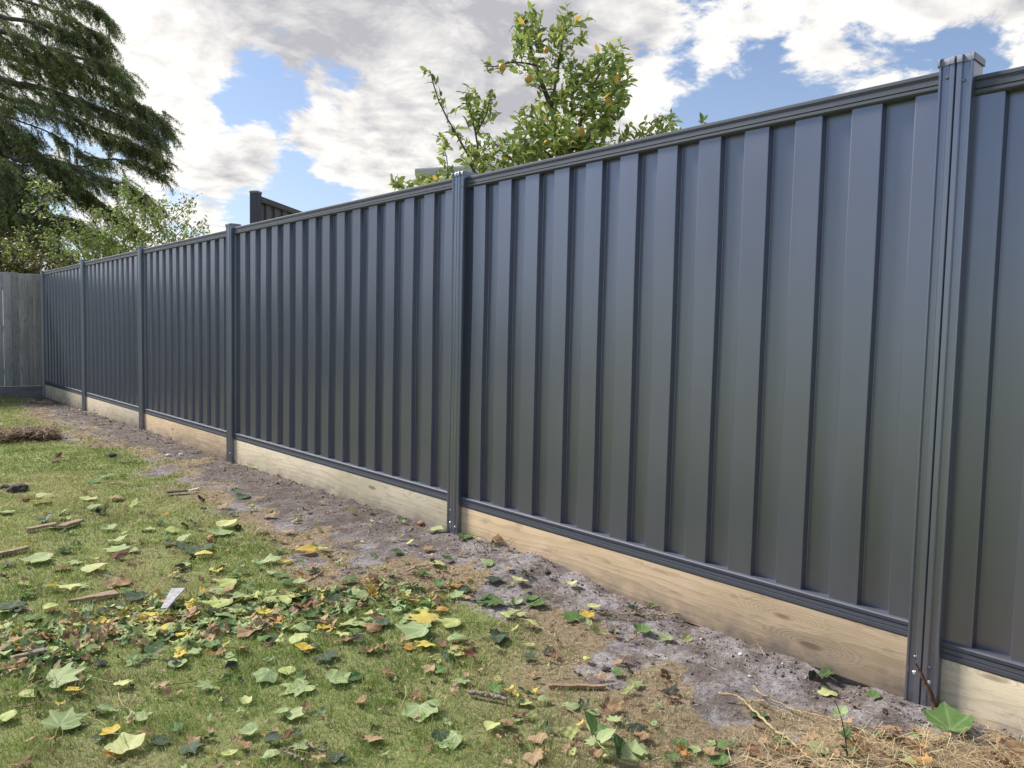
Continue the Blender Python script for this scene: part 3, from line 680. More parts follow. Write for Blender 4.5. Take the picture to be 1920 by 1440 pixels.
trk = [at(42, 760, DCED), at(44, 560, DCED), at(28, 400, DCED), at(-20, 200, DCED), at(-60, 0, DCED), at(-80, -160, DCED)]
mb = MB().tube(loc(spline(trk, 18)), list(np.linspace(.21, .08, 18)), 9)
mb.build('trunk', BARK, cedar, smooth=True)
pp, dd, ll, ww, kk = [], [], [], [], []; lmb = MB()
VR = RT.copy()
for pts, th, wt, doff in limbs:
    S = spline([at(x, y, DCED + doff) for x, y in LX(pts)], 40)
    tpt = np.array(at(np.interp(pts[0][1], [-60, 0, 200, 400, 560], [-68, -60, -20, 28, 44]), pts[0][1] - 20, DCED)); S2 = np.vstack([tpt, S[6:]])
    lmb.tube(loc(S2), list(np.linspace(.075 * min(1, th * 2.4), .010, len(S2))), 5, cap=False)
    ntw = int(150 * wt)
    for _ in range(ntw):
        t = rng.uniform(0, 1) ** .85; i = min(int(t * 39), 38); c = S[i] + (S[i + 1] - S[i]) * rng.uniform(); tan = S[i + 1] - S[i]; tan /= np.linalg.norm(tan)
        thick_ = th * .72 * (1.0 - .72 * t) + .03
        hd = rng.normal(0, 1, 3); hd[2] *= .18; hd /= np.linalg.norm(hd)
        st = c + hd * abs(rng.normal(0, .5)) * thick_ * 1.5 + np.array([0, 0, rng.uniform(-.95, .45) * thick_])
        hang = rng.uniform() < .38
        d = tan * rng.uniform(.5, 1.2) + hd * rng.uniform(.1, .9) + np.array([0, 0, rng.uniform(-.35, .15)]) + (np.array([0, 0, -1.1]) if hang else 0); d /= np.linalg.norm(d)
        ln_ = rng.uniform(.3, .7) * (.55 + .45 * (1 - t)) * (.6 if hang else 1); m_ = int(ln_ * 62)
        u = np.linspace(0, 1, m_)[:, None]; P = st + d * ln_ * u + np.array([0, 0, -1]) * (u ** 2) * ln_ * rng.uniform(.25, .6)
        lmb.tube(loc(P[[0, m_ // 2, -1]]), [.009, .006, .002], 3, cap=False)
        shade_k = rng.uniform()
        for rep in range(4):
            off = rng.normal(0, .024, P.shape); off[:, 2] -= .012
            pp.append(P + off); q = d * .55 + rng.normal(0, .55, P.shape) + np.array([0, 0, -.40]); dd.append(q); ll.append(rng.uniform(.04, .10, m_)); ww.append(rng.uniform(.010, .022, m_)); kk.append(np.full(m_, shade_k))
pp = np.concatenate(pp) - cb; dd = np.concatenate(dd); ll = np.concatenate(ll); ww = np.concatenate(ww); kk = np.concatenate(kk)
c0 = np.array([.09, .10, .05]); c1 = np.array([.30, .38, .14]); cc = c0 + (c1 - c0) * kk[:, None]; cc = cc * rng.uniform(.75, 1.3, (len(pp), 1))
br_ = rng.uniform(size=len(pp)) < .10; cc[br_] = np.array([.075, .055, .04])
cr = link('crown', tri_needles('crown', pp, dd, ll, ww, cc), cedar, [NEEDLE]); lmb.build('limbs', BARK, cedar, smooth=True)
print('cedar tris', len(pp))
for i, (x_, y_, rz, lb) in enumerate([(-7, 20, 2.0, 'unseen cedar copy added beyond the paling fence to block sky reflected in the steel'), (-17, 14, 4.0, 'unseen cedar copy added farther off to block sky reflected in the steel')]):  # unseen cedar copies added to keep bright sky out of the steel's reflections
    c2 = cedar.copy(); C.objects.link(c2); c2.location = (x_, y_, 0); c2.rotation_euler = (0, 0, rz); c2['label'] = lb
    for ch in list(cedar.children):
        k2 = ch.copy(); C.objects.link(k2); k2.parent = c2


# --- loose light-green tree in front of the cedar, bare twigs
def loose_tree(name, label, base_px, DT, brs, leaf_blobs, cols, wts, lsize, seed_d=.5, trunk_r=.05, grp=None):
    global rng
    base = at(*base_px, DT); base[2] = 0; cb = base; t_ = empty(name, tuple(base)); tag(t_, label, 'tree', grp)
    mb = MB(); lines = []
    for pts, r in brs:
        o1 = rng.uniform(-seed_d, seed_d)
        P3 = spline([at(x, y, DT + o1 * min(1, k / 2)) for k, (x, y) in enumerate(pts)], len(pts) * 5); P3 = P3 + np.cumsum(rng.normal(0, r * .25, P3.shape), 0)
        lines.append(P3); mb.tube([q - cb for q in P3], list(np.linspace(r, r * .25, len(P3))), 5, cap=False)
        if r < trunk_r:
            for _ in range(len(P3) // 2):      # short side twigs
                i = rng.integers(2, len(P3)); d = rng.normal(0, .6, 3) + np.array([0, 0, .5]); d /= np.linalg.norm(d); e = P3[i] + d * rng.uniform(.12, .45)
                mid = (P3[i] + e) / 2 + rng.normal(0, .02, 3); lines.append(np.array([P3[i], mid, e])); mb.tube([q - cb for q in (P3[i], mid, e)], [r * .35, r * .25, r * .12], 4, cap=False)
    mb.build('trunk', BARK, t_, smooth=True)
    P, Dv = [], []
    for (cx, cy, rx, ry, nn) in leaf_blobs:
        ncl = max(1, nn // 9)
        for _ in range(ncl):
            a = rng.uniform(0, 2 * math.pi); r = math.sqrt(rng.uniform()); c = at(cx + rx * r * math.cos(a), cy + ry * r * math.sin(a), DT + rng.normal(0, seed_d * .6))
            d = rng.normal(0, 1, 3) + np.array([0, 0, .6]); d /= np.linalg.norm(d)
            for j in range(9): P.append(c + d * rng.uniform(-.10, .10) + rng.normal(0, .03, 3)); Dv.append(d * .4 + rng.normal(0, .7, 3))
    for ln_ in lines:
        for q in ln_[len(ln_) // 3:]:
            for j in range(2): P.append(q + rng.normal(0, .035, 3)); Dv.append(rng.normal(0, .7, 3) + np.array([0, 0, .3]))
    P = np.array(P); n = len(P); N_ = rng.normal(0, .6, (n, 3)) + np.array([0, 0, 1]); Lg = rng.uniform(lsize * .65, lsize * 1.2, n)
    link('crown', leaves_mesh('crown', P - cb, np.array(Dv), N_, Lg, Lg * .5, pick(cols, wts, n), .3, .15), t_, [FOL])
    return t_
loose_tree('loose_leaved_tree', 'straggly light green tree with bare twigs in front of the cedar', (220, 700), 14.5,
    [([(215, 720), (212, 600), (205, 520)], .06), ([(205, 520), (170, 470), (110, 420), (70, 360), (58, 330)], .018), ([(205, 520), (150, 470), (130, 430), (90, 400), (40, 395)], .014),
     ([(205, 520), (190, 440), (150, 390), (100, 375)], .014), ([(205, 520), (240, 440), (270, 400), (300, 380)], .016), ([(205, 520), (260, 460), (310, 420), (345, 390), (362, 372)], .014),
     ([(205, 520), (270, 480), (330, 440), (350, 410), (340, 362)], .012), ([(205, 520), (280, 490), (350, 450), (385, 415)], .010), ([(205, 520), (215, 440), (235, 380), (238, 350)], .014),
     ([(205, 520), (130, 500), (60, 470), (30, 450)], .012), ([(205, 520), (180, 450), (120, 440), (95, 455)], .010), ([(205, 520), (300, 455), (340, 425)], .009)],
    [(230, 430, 85, 45, 1500), (160, 455, 80, 35, 800), (240, 365, 28, 18, 200), (300, 400, 40, 25, 330), (90, 390, 50, 50, 220), (320, 440, 50, 22, 420), (380, 425, 10, 12, 60), (345, 385, 20, 18, 60), (70, 345, 22, 25, 70), (220, 470, 100, 25, 900), (35, 460, 30, 30, 120)],
    [(.19, .27, .065), (.28, .35, .10), (.12, .18, .05), (.38, .40, .13), (.36, .32, .26)], [30, 26, 24, 9, 4], .075, .7)
loose_tree('olive_bush', 'dark olive bushy tree low behind the grey palings', (30, 700), 16.2,
    [([(30, 720), (30, 620), (25, 540)], .07), ([(25, 540), (0, 490), (-30, 450)], .02), ([(25, 540), (60, 490), (90, 460)], .02), ([(25, 540), (30, 480), (40, 440)], .02)],
    [(15, 495, 60, 42, 2600), (90, 505, 60, 30, 1500), (-60, 490, 50, 50, 1200), (160, 505, 50, 22, 700)],
    [(.13, .13, .045), (.20, .18, .06), (.08, .085, .03), (.28, .24, .10)], [30, 20, 30, 8], .085, .5)

# ---------------------------------------------------------------- fallen ivy leaves (each one an object)
OUT = {'A': [(0, 1), (.07, .84), (.17, .66), (.27, .58), (.42, .63), (.58, .70), (.54, .50), (.44, .33), (.50, .24), (.60, .10), (.44, -.05), (.26, -.13), (.10, -.09), (0, 0)],
       'B': [(0, 1), (.12, .84), (.25, .68), (.38, .58), (.60, .50), (.57, .30), (.49, .10), (.34, -.07), (.18, -.12), (.06, -.05), (0, 0)],
       'C': [(0, 1), (.15, .85), (.31, .66), (.43, .45), (.46, .25), (.40, .05), (.27, -.08), (.12, -.09), (0, 0)]}
def leaf_geo(shape, fold, bend, ripple, seed, roll=0.0):
    r_ = np.random.default_rng(seed)
    half = spline(OUT[shape], 19)[:, :2] if False else spline([(x, y, 0) for x, y in OUT[shape]], 19)[:, :2]
    full = np.vstack([half, (half * [-1, 1])[1:-1][::-1]]); n = len(full)
    full = full * (1 + r_.normal(0, .02, (n, 1))); full[:, 0] *= r_.uniform(.9, 1.1)
    c = np.array([0, .30]); rings = [.22, .48, .74, 1.0]
    fl = np.vstack([[c]] + [c + (full - c) * t for t in rings])
    x, y = fl[:, 0], fl[:, 1]; ph = r_.uniform(0, 6, 4)
    z = fold * np.abs(x) ** 1.3 + bend * (y - .35) ** 2 + ripple * (np.sin(x * 9 + ph[0]) * np.cos(y * 8 + ph[1])) * (.25 + np.hypot(x, y - .3)) + ripple * .6 * np.sin(x * 17 + y * 11 + ph[2]) * np.hypot(x, y - .3)
    v = np.stack([x, y, z], 1)
    if roll:       # roll the blade about a lengthwise axis
        rad = 1 / roll; a = x * roll; v = np.stack([rad * np.sin(a), y, rad * (1 - np.cos(a)) + z * .5], 1)
    v[:, 2] *= .62; v[:, 2] -= v[:, 2].min()
    f = []
    for k in range(len(rings)):
        for i in range(n):
            j = (i + 1) % n
            if k == 0: f.append((0, 1 + i, 1 + j, 1 + j))
            else: f.append((1 + (k - 1) * n + i, 1 + k * n + i, 1 + k * n + j, 1 + (k - 1) * n + j))
    return v, f, fl, n
def leaf_mesh(mat, shape, fold, bend, ripple, seed, roll=0.0):
    v, f, fl, n = leaf_geo(shape, fold, bend, ripple, seed, roll)
    me = bpy.data.meshes.new('ivy_leaf'); me.from_pydata(v.tolist(), [], [tuple(dict.fromkeys(q)) for q in f])
    uvl = me.uv_layers.new(name='UVMap'); li = np.zeros(len(me.loops), np.int32); me.loops.foreach_get('vertex_index', li); uvl.data.foreach_set('uv', fl[li].astype(np.float32).ravel())
    me.polygons.foreach_set('use_smooth', np.ones(len(me.polygons), bool)); me.materials.append(mat); return me
SHAPES = [('A', .14, -.22, .05, 0), ('B', .28, .25, .06, 0), ('C', .42, -.25, .05, 0), ('C', -.30, -.35, .07, 0), ('B', -.25, .35, .07, 0), ('B', .10, .10, .06, 2.0), ('B', .75, .5, .12, 0)]
SH_W = {'A': 'lobed', 'B': 'broad', 'C': 'heart-shaped'}
LEAFM = {}
def get_leaf(colr, si):
    if (colr, si) not in LEAFM:
        sh, fo, be, ri, ro = SHAPES[si]
        if colr in 'brk': ri *= 1.9; fo *= 1.5; ro = ro * 1.5
        LEAFM[(colr, si)] = leaf_mesh(LM[colr], sh, fo, be, ri, 11 * si + ord(colr), ro)
    return LEAFM[(colr, si)]
def stalk_mesh(seed, mat):
    r_ = random.Random(seed); a = r_.uniform(-.7, .7)
    mb = MB().tube([(0, 0.02, .03), (.02 * a, -.25, .07), (.15 * a, -.55, .05), (.38 * a, -.85, -.01)], [.020, .016, .015, .020], 5)
    o = mb.build('tmp', mat, smooth=True); me = o.data; me.name = 'stalk'; bpy.data.objects.remove(o); return me
STALKS = [stalk_mesh(i, GREENSTEM if i % 3 else STRAWM) for i in range(5)]
LEAVES = []
def crop(ox, oy, sc_, items):
    for x, y, w_, c_ in items: LEAVES.append((ox + x / sc_, oy + y / sc_, w_ / sc_, c_))
crop(0, 960, 4, [(40,25,100,'p'),(470,28,70,'p'),(345,85,110,'d'),(515,65,50,'l'),(430,125,90,'p'),(470,85,50,'g'),(480,150,60,'d'),(540,110,50,'l'),(220,210,30,'b'),(190,250,45,'y'),(815,138,90,'p'),(940,15,40,'l'),(760,20,80,'k'),(1060,10,50,'p'),(1125,58,60,'p'),(970,112,45,'b'),(1110,145,80,'p'),(1195,110,50,'p'),(1405,65,50,'l'),(1485,132,75,'p'),(1385,120,60,'d'),(1300,160,90,'l'),(1190,212,50,'l'),(1250,205,70,'g'),(885,235,100,'p'),(575,262,70,'p'),(490,300,90,'d'),(450,290,50,'p'),(870,290,140,'p'),(985,297,90,'p'),(1270,250,110,'d'),(1385,230,90,'p'),(1390,262,110,'d'),(1480,300,180,'d'),(1650,170,130,'p'),(1710,115,140,'l'),(1785,135,60,'k'),(1580,195,60,'b'),(1520,350,110,'y'),(1300,300,50,'b'),(1055,235,35,'b'),(715,362,60,'l'),(725,392,50,'b'),(905,345,110,'r'),(1040,365,70,'b'),(1185,330,60,'p'),(275,370,180,'p'),(365,375,70,'p'),(45,400,100,'d'),(360,325,50,'b'),(475,432,110,'r'),(560,385,80,'p'),(715,438,150,'l'),(595,495,40,'p'),(800,475,60,'g'),(1385,420,80,'p'),(1360,435,80,'k'),(1190,455,60,'p'),(1660,440,60,'k'),(1600,445,60,'l'),(1890,385,60,'l'),(185,552,90,'l'),(390,582,90,'y'),(520,580,110,'l'),(620,560,80,'p'),(905,535,150,'b'),(760,570,60,'l'),(960,600,130,'g'),(210,640,80,'g'),(180,680,50,'d'),(60,730,170,'d'),(150,745,80,'k'),(30,785,90,'p'),(380,732,90,'l'),(225,745,45,'b'),(275,815,140,'g'),(600,750,80,'p'),(530,740,40,'l'),(1015,645,150,'d'),(850,710,110,'d'),(790,755,100,'d'),(1185,620,70,'y'),(1195,690,100,'k'),(1495,620,90,'g'),(1485,680,80,'g'),(1635,612,130,'p'),(1720,600,90,'b'),(1690,560,150,'l'),(1770,520,80,'g'),(1600,550,60,'r'),(1560,635,90,'b'),(1510,515,60,'b'),(1620,700,200,'l'),(1760,740,100,'g'),(1800,660,160,'p'),(1880,640,60,'p'),(1690,780,170,'p'),(1290,770,80,'y'),(1480,775,65,'y'),(1120,790,130,'y'),(920,720,80,'l'),(1100,840,130,'l'),(1220,820,150,'l'),(930,820,80,'l'),(855,780,90,'g'),(1330,850,70,'b'),(1250,890,110,'y'),(1295,915,80,'y'),(1540,845,100,'p'),(1640,835,70,'p'),(1715,865,90,'g'),(1870,840,150,'p'),(1860,910,150,'b'),(1770,915,70,'p'),(870,920,190,'p'),(1030,920,130,'p'),(690,920,170,'d'),(800,860,60,'r'),(660,880,80,'d'),(495,845,100,'b'),(420,895,100,'p'),(500,930,90,'y'),(390,940,130,'l'),(220,930,90,'b'),(120,915,70,'y'),(40,880,80,'l'),(30,945,60,'b')])
crop(0, 1200, 4, [(450,110,190,'l'),(690,90,100,'g'),(600,145,80,'p'),(500,200,70,'g'),(750,100,60,'r'),(640,165,90,'r'),(750,190,100,'k'),(40,135,90,'p'),(100,90,130,'p'),(190,20,40,'r'),(155,185,90,'b'),(80,230,50,'b'),(310,222,60,'b'),(500,325,210,'p'),(545,415,100,'y'),(190,440,130,'l'),(930,355,90,'l'),(790,390,60,'r'),(610,400,60,'p'),(260,560,70,'b'),(40,610,130,'l'),(800,545,120,'p'),(1045,590,150,'p'),(1250,415,70,'b'),(1210,375,80,'b'),(1530,370,110,'p'),(1450,105,90,'p'),(1340,190,130,'p'),(1725,185,80,'p'),(1730,225,100,'k'),(1590,60,100,'g'),(1560,45,50,'p'),(1655,110,80,'b'),(1790,95,110,'b'),(1670,70,40,'y'),(1900,310,60,'p'),(1840,465,90,'l'),(1655,475,50,'l'),(1805,555,70,'p'),(1640,585,50,'b'),(1570,595,50,'p'),(490,640,230,'p'),(590,655,80,'d'),(820,710,120,'y'),(740,750,90,'d'),(940,830,190,'l'),(1080,760,110,'b'),(1215,780,120,'d'),(1310,680,120,'g'),(1435,840,140,'d'),(1455,785,90,'b'),(1570,750,70,'d'),(1575,700,50,'b'),(1850,710,130,'p'),(1820,820,110,'b')])
crop(480, 960, 4, [(110,45,90,'b'),(320,55,70,'l'),(375,15,60,'k'),(30,160,80,'p'),(250,165,90,'b'),(470,145,60,'l'),(560,145,40,'b'),(720,38,60,'l'),(850,40,60,'g'),(1090,110,70,'p'),(1145,50,60,'g'),(1355,185,110,'p'),(1450,130,60,'g'),(1560,250,110,'g'),(1820,310,80,'b'),(120,212,70,'l'),(195,230,70,'b'),(165,310,70,'b'),(380,310,130,'y'),(450,280,70,'l'),(500,297,80,'l'),(235,385,80,'y'),(110,385,110,'p'),(120,468,90,'p'),(350,395,50,'g'),(430,460,90,'d'),(340,492,70,'o'),(190,495,100,'g'),(950,430,40,'y'),(760,420,40,'b'),(1085,240,50,'l'),(1155,275,60,'l'),(1050,335,80,'g'),(1290,312,80,'b'),(1360,425,100,'l'),(1440,395,80,'g'),(1120,400,45,'g'),(1005,390,70,'b'),(1470,478,50,'b'),(1225,455,50,'l'),(1735,455,110,'p'),(1795,550,110,'d'),(1910,580,50,'l'),(1610,490,40,'b'),(620,390,60,'p'),(1450,575,70,'o'),(1520,575,90,'o'),(1590,535,60,'o'),(1500,635,90,'p'),(1570,600,80,'d'),(1600,655,70,'b'),(1405,650,60,'o'),(1055,680,80,'p'),(1235,745,100,'l'),(1265,700,80,'g'),(1190,720,60,'g'),(1400,750,80,'o'),(1485,730,45,'b'),(1230,820,200,'y'),(1440,850,160,'l'),(1180,920,220,'p'),(740,650,150,'p'),(700,715,100,'p'),(620,580,90,'g'),(830,530,80,'y'),(940,545,60,'l'),(840,575,100,'b'),(980,590,70,'g'),(700,530,100,'g'),(320,540,90,'p'),(230,545,90,'g'),(20,555,60,'g'),(220,640,110,'b'),(300,630,130,'g'),(140,650,100,'l'),(180,690,160,'l'),(310,670,120,'l'),(450,660,130,'d'),(590,655,90,'d'),(350,730,110,'r'),(480,705,70,'y'),(510,745,110,'d'),(590,720,80,'y'),(20,690,50,'y'),(200,750,65,'p'),(110,730,60,'g'),(570,790,60,'o'),(400,790,110,'g'),(310,820,60,'l'),(90,830,80,'r'),(520,862,110,'y'),(720,855,160,'p'),(820,830,80,'p'),(930,850,130,'d'),(880,890,130,'b'),(560,905,60,'y'),(340,880,120,'p'),(440,905,60,'p'),(730,920,100,'g'),(650,945,80,'l'),(910,950,80,'b'),(80,885,60,'b'),(1750,690,160,'g'),(1900,700,80,'p'),(1880,790,90,'l'),(1680,935,70,'p'),(1010,630,80,'r'),(1370,590,80,'p'),(1840,940,120,'d')])
crop(480, 1200, 4, [(60,20,90,'g'),(120,15,90,'d'),(330,20,130,'l'),(370,85,130,'y'),(530,150,150,'d'),(530,200,80,'d'),(670,15,100,'b'),(220,250,120,'l'),(60,305,150,'p'),(320,290,90,'g'),(350,315,50,'p'),(300,375,210,'p'),(620,310,160,'p'),(750,290,110,'g'),(840,370,65,'y'),(1050,395,70,'k'),(1000,280,110,'b'),(840,95,110,'b'),(970,85,60,'r'),(780,85,60,'g'),(1200,435,80,'r'),(1230,565,190,'p'),(1330,520,100,'p'),(1430,635,80,'p'),(1300,480,50,'r'),(860,630,75,'g'),(950,530,60,'b'),(790,475,90,'b'),(380,525,80,'r'),(190,565,100,'p'),(300,580,110,'p'),(510,620,80,'b'),(1015,670,70,'b'),(890,750,140,'b'),(770,740,80,'b'),(1440,765,170,'p'),(1390,745,130,'d'),(1290,830,60,'r'),(1530,330,110,'p'),(1495,390,80,'b'),(1385,245,90,'g'),(1290,235,90,'b'),(1515,100,130,'l'),(1545,80,60,'y'),(1410,130,80,'d'),(1600,140,100,'r'),(1680,235,50,'b'),(1780,380,100,'g'),(1895,390,80,'y'),(1765,675,120,'l'),(1860,650,100,'b'),(1820,740,60,'b'),(1890,940,70,'b'),(965,880,70,'p'),(320,815,130,'p'),(250,775,90,'r'),(130,770,120,'d'),(310,715,80,'d'),(145,690,50,'b'),(60,735,60,'o'),(110,870,110,'p'),(40,915,70,'p'),(600,890,120,'d'),(470,920,90,'b'),(680,920,60,'d'),(1260,55,120,'y'),(1160,60,90,'o'),(1100,20,70,'b'),(1500,5,120,'p'),(1810,15,120,'d'),(1590,70,50,'g'),(1730,10,80,'l')])
crop(960, 1040, 4, [(50,255,100,'l'),(90,215,70,'g'),(135,215,50,'d'),(440,285,90,'l'),(500,325,70,'g'),(30,370,90,'p'),(130,350,120,'g'),(180,395,130,'g'),(40,455,90,'l'),(110,545,130,'l'),(20,570,70,'l'),(30,615,50,'g'),(440,485,130,'g'),(560,490,90,'y'),(630,425,110,'l'),(580,540,80,'p'),(620,580,70,'l'),(900,430,90,'d'),(1015,385,50,'g'),(1070,400,60,'g'),(975,560,140,'g'),(1135,615,120,'p'),(1310,615,70,'l'),(1010,690,50,'b'),(130,780,100,'d'),(270,735,80,'k'),(565,800,70,'l'),(845,805,80,'b'),(285,790,60,'b'),(155,905,60,'b'),(780,910,90,'g'),(710,930,60,'b'),(890,900,70,'d'),(1275,500,40,'p')])
crop(960, 1240, 4.364, [(200,255,65,'y'),(30,280,80,'y'),(90,320,80,'b'),(40,340,90,'g'),(110,355,90,'l'),(260,335,90,'p'),(490,375,140,'p'),(570,370,70,'d'),(665,430,90,'p'),(715,345,50,'p'),(1020,225,90,'p'),(830,410,130,'b'),(840,500,100,'p'),(890,470,60,'d'),(560,535,60,'y'),(290,570,80,'d'),(350,590,60,'g'),(45,470,90,'p'),(700,150,80,'b'),(540,120,80,'r'),(610,165,60,'b'),(770,190,70,'b'),(940,350,60,'b'),(720,600,120,'g'),(640,690,90,'p'),(670,780,100,'b'),(900,720,90,'g'),(1045,650,120,'b'),(1040,760,120,'p'),(1090,840,60,'p'),(210,660,130,'b'),(230,770,70,'l'),(170,820,130,'b'),(440,735,80,'b'),(1020,570,150,'k'),(1160,540,70,'p'),(1250,740,70,'b'),(1380,710,130,'g'),(1490,740,90,'p'),(1630,700,70,'l'),(1730,730,90,'g'),(1615,790,90,'b'),(1680,830,160,'g'),(780,800,90,'l'),(1310,830,100,'g')])
crop(1400, 1180, 3.692, [(500,330,120,'k'),(560,380,110,'l'),(550,280,90,'g'),(875,440,80,'g'),(1050,505,40,'p'),(90,510,50,'b'),(70,580,110,'g'),(195,560,60,'b'),(1390,690,255,'g'),(540,690,40,'o'),(705,665,60,'b'),(900,745,80,'d'),(900,700,80,'b'),(990,750,140,'b'),(750,750,110,'r'),(490,860,110,'p'),(735,860,80,'g'),(800,920,110,'d'),(820,840,120,'b'),(240,800,100,'g'),(610,895,80,'b'),(1030,895,90,'d'),(1120,930,100,'l'),(30,890,120,'r'),(340,920,100,'b'),(1280,770,100,'b'),(1740,770,90,'b'),(1860,920,200,'b'),(1160,760,60,'g'),(1600,900,90,'b')])
crop(0, 780, 4, [(720,262,45,'l'),(260,340,70,'p'),(430,340,80,'r'),(590,358,70,'b'),(700,375,40,'l'),(920,355,40,'p'),(800,470,90,'p'),(700,505,90,'g'),(640,600,60,'b'),(335,625,110,'l'),(190,645,100,'b'),(310,672,110,'l'),(660,645,90,'l'),(710,660,50,'b'),(880,640,100,'b'),(1005,635,40,'p'),(1000,680,80,'l'),(720,710,90,'p'),(770,740,90,'k'),(1055,732,50,'l'),(1515,650,80,'k'),(1615,655,50,'r'),(1685,695,80,'b'),(1830,610,100,'d'),(1870,670,80,'l'),(1890,710,80,'l'),(1745,750,60,'d'),(1285,178,40,'p'),(1890,400,70,'l')])
LANDM = [('the striped white bark scrap', 322, 1135), ('the tapered wood offcut', 175, 1120), ('the broken wood strips', 110, 990), ('the flat wood strip by itself', 25, 1036), ('the pale slat under leaves', 55, 1228),
         ('the bark-covered stick', 912, 1308), ('the flat brown stake', 1085, 1292), ('the crossed twigs', 560, 1418), ('the mid-fence post', 850, 990), ('the near post', 1735, 1320), ('the dark plastic scrap', 345, 925),
         ('the black earth clod', 210, 858), ('the green ivy runner', 1130, 1400), ('the long branch beside the board', 1200, 1155), ('the upright seedling', 1580, 1330), ('the curly dead sprig', 925, 1020), ('the thick short twig', 590, 1092), ('the split bark strip', 785, 1068)]
CW = dict(p='pale green', l='yellowish green', g='mid green', d='dark green', y='yellow', b='dry tan', r='reddish brown', k='blackened', o='orange')
lv = sorted(LEAVES, key=lambda q: -q[2]); BIG = lv[:288]; SMALL = lv[288:]
thr_l = BIG[28][2]; thr_s = BIG[200][2]
recs = []
for (x, y, w_, c_) in BIG:
    p = gnd(x, y); si = int(rng.choice(7, p=[.2, .2, .15, .12, .13, .1, .1])) if c_ not in 'rk' else int(rng.choice([3, 5, 6])); 
    if w_ > 35: si = int(rng.choice([0, 1, 4]))
    if w_ > 70: si = 0
    best = min(LANDM, key=lambda q: (gnd(q[1], q[2])[0] - p[0]) ** 2 + (gnd(q[1], q[2])[1] - p[1]) ** 2); b0 = gnd(best[1], best[2]); dx, dy = p[0] - b0[0], p[1] - b0[1]; dd_ = math.hypot(dx, dy)
    # seen from the lawn looking down the fence: +x towards the fence, +y farther along it
    u = dx * .665 + dy * .744; v_ = dx * .746 - dy * .666
    if dd_ < .09: rel = 'against'
    elif abs(u) > abs(v_): rel = 'beyond' if u > 0 else 'just before'
    else: rel = 'fenceward of' if v_ > 0 else 'lawnward of'
    recs.append(dict(x=x, y=y, w=w_, c=c_, p=p, si=si, lm=best[0], rel=rel, d=dd_))
def key(r):
    sz = 'large' if r['w'] >= thr_l else ('small' if r['w'] < thr_s else '')
    sh = 'rolled' if r['si'] == 5 else ('crumpled' if r['si'] == 6 else SH_W[SHAPES[r['si']][0]])
    return (sz, CW[r['c']], sh, r['rel'], r['lm'])
grp = {}
for r in recs: grp.setdefault(key(r), []).append(r)
ORD = ['closest', 'second closest', 'third closest', 'fourth closest', 'fifth closest', 'sixth closest', 'seventh closest']
first = {}
for k_, rs in grp.items():
    rs.sort(key=lambda r: r['d'])
    for i, r in enumerate(rs):
        t = ' '.join(q for q in (ORD[i] if len(rs) > 1 else '', k_[0], k_[1], k_[2], 'ivy leaf', k_[3], k_[4]) if q)
        r['label'] = t
def place_leaf(o, r, k):
    s = r['w'] / FPX * float((r['p'] - CAM) @ FW) * 1.12; s = min(s, .155)
    tilt = rng.normal(0, .11 if r['c'] not in 'br' else .2, 2); rz = rng.uniform(0, 6.28)
    z = float(ground_z(np.array([r['p'][0]]), np.array([r['p'][1]]))[0])
    m_ = Matrix.Rotation(tilt[0], 4, 'X') @ Matrix.Rotation(tilt[1], 4, 'Y') @ Matrix.Rotation(rz, 4, 'Z')
    c = m_ @ Vector((0, .4 * s, 0))
    o.matrix_world = Matrix.Translation(Vector((r['p'][0], r['p'][1], z + .007 + abs(tilt).max() * s * .30 + (k % 5) * .002)) - Vector((c.x, c.y, 0))) @ m_ @ Matrix.Scale(s, 4)
for k, r in enumerate(sorted(recs, key=lambda r: -r['y'])):
    o = bpy.data.objects.new('ivy_leaf', get_leaf(r['c'], r['si'])); C.objects.link(o); place_leaf(o, r, k)
    tag(o, r['label'], 'leaf', 'ivy leaves strewn over the lawn and soil')
    if r['w'] > 17 and r['c'] != 'k' and k % 5 < 3:
        s_ = bpy.data.objects.new('stalk', STALKS[k % 5]); C.objects.link(s_); s_.parent = o
# the rest of the litter: leaves too small to count, crumbs of leaf and stalk
LV, LF, LC = [], [], []
def in_view_pts(n, y0=.55, y1=13.3, wfun=None):
    y = rng.uniform(y0, y1, n * 3); x = rng.uniform(-1.2, 2.5, n * 3)
    ok = x > .3 + (y - 2.2) * .143 - 1.0; x, y = x[ok], y[ok]
    if wfun is not None:
        pr = wfun(x, y); ok = rng.uniform(size=len(x)) < pr; x, y = x[ok], y[ok]
    return x[:n], y[:n]
CCOL = dict(p=(.30, .40, .18), l=(.46, .50, .18), g=(.12, .21, .07), d=(.06, .10, .055), y=(.66, .50, .09), b=(.42, .28, .16), r=(.19, .10, .055), k=(.04, .045, .035), o=(.58, .30, .08))
bits = [(gnd(x, y)[0], gnd(x, y)[1], w_ / FPX * float((gnd(x, y) - CAM) @ FW), CCOL[c_]) for x, y, w_, c_ in SMALL]
dens = lambda x, y: np.clip(1.1 - np.hypot((x - .95) * .8, (y - 2.75) * .62) * .62 + (fbm(x, y, .35, 3, 91) - .5) * 1.6, .03, 1) * np.clip(1.2 - y / 6.5, .04, 1)
bx, by = in_view_pts(3600, wfun=dens)
for x, y in zip(bx, by):
    c_ = rng.choice(list('ppllgdbbbbbrryko')); bits.append((x, y, rng.uniform(.008, .024) + (rng.uniform(0, .028) if rng.uniform() < .4 else 0), np.array(CCOL[c_]) * rng.uniform(.7, 1.1)))
DA, DB, DC_ = gnd(-40, 1235)[:2], gnd(330, 1165)[:2], gnd(760, 1120)[:2]
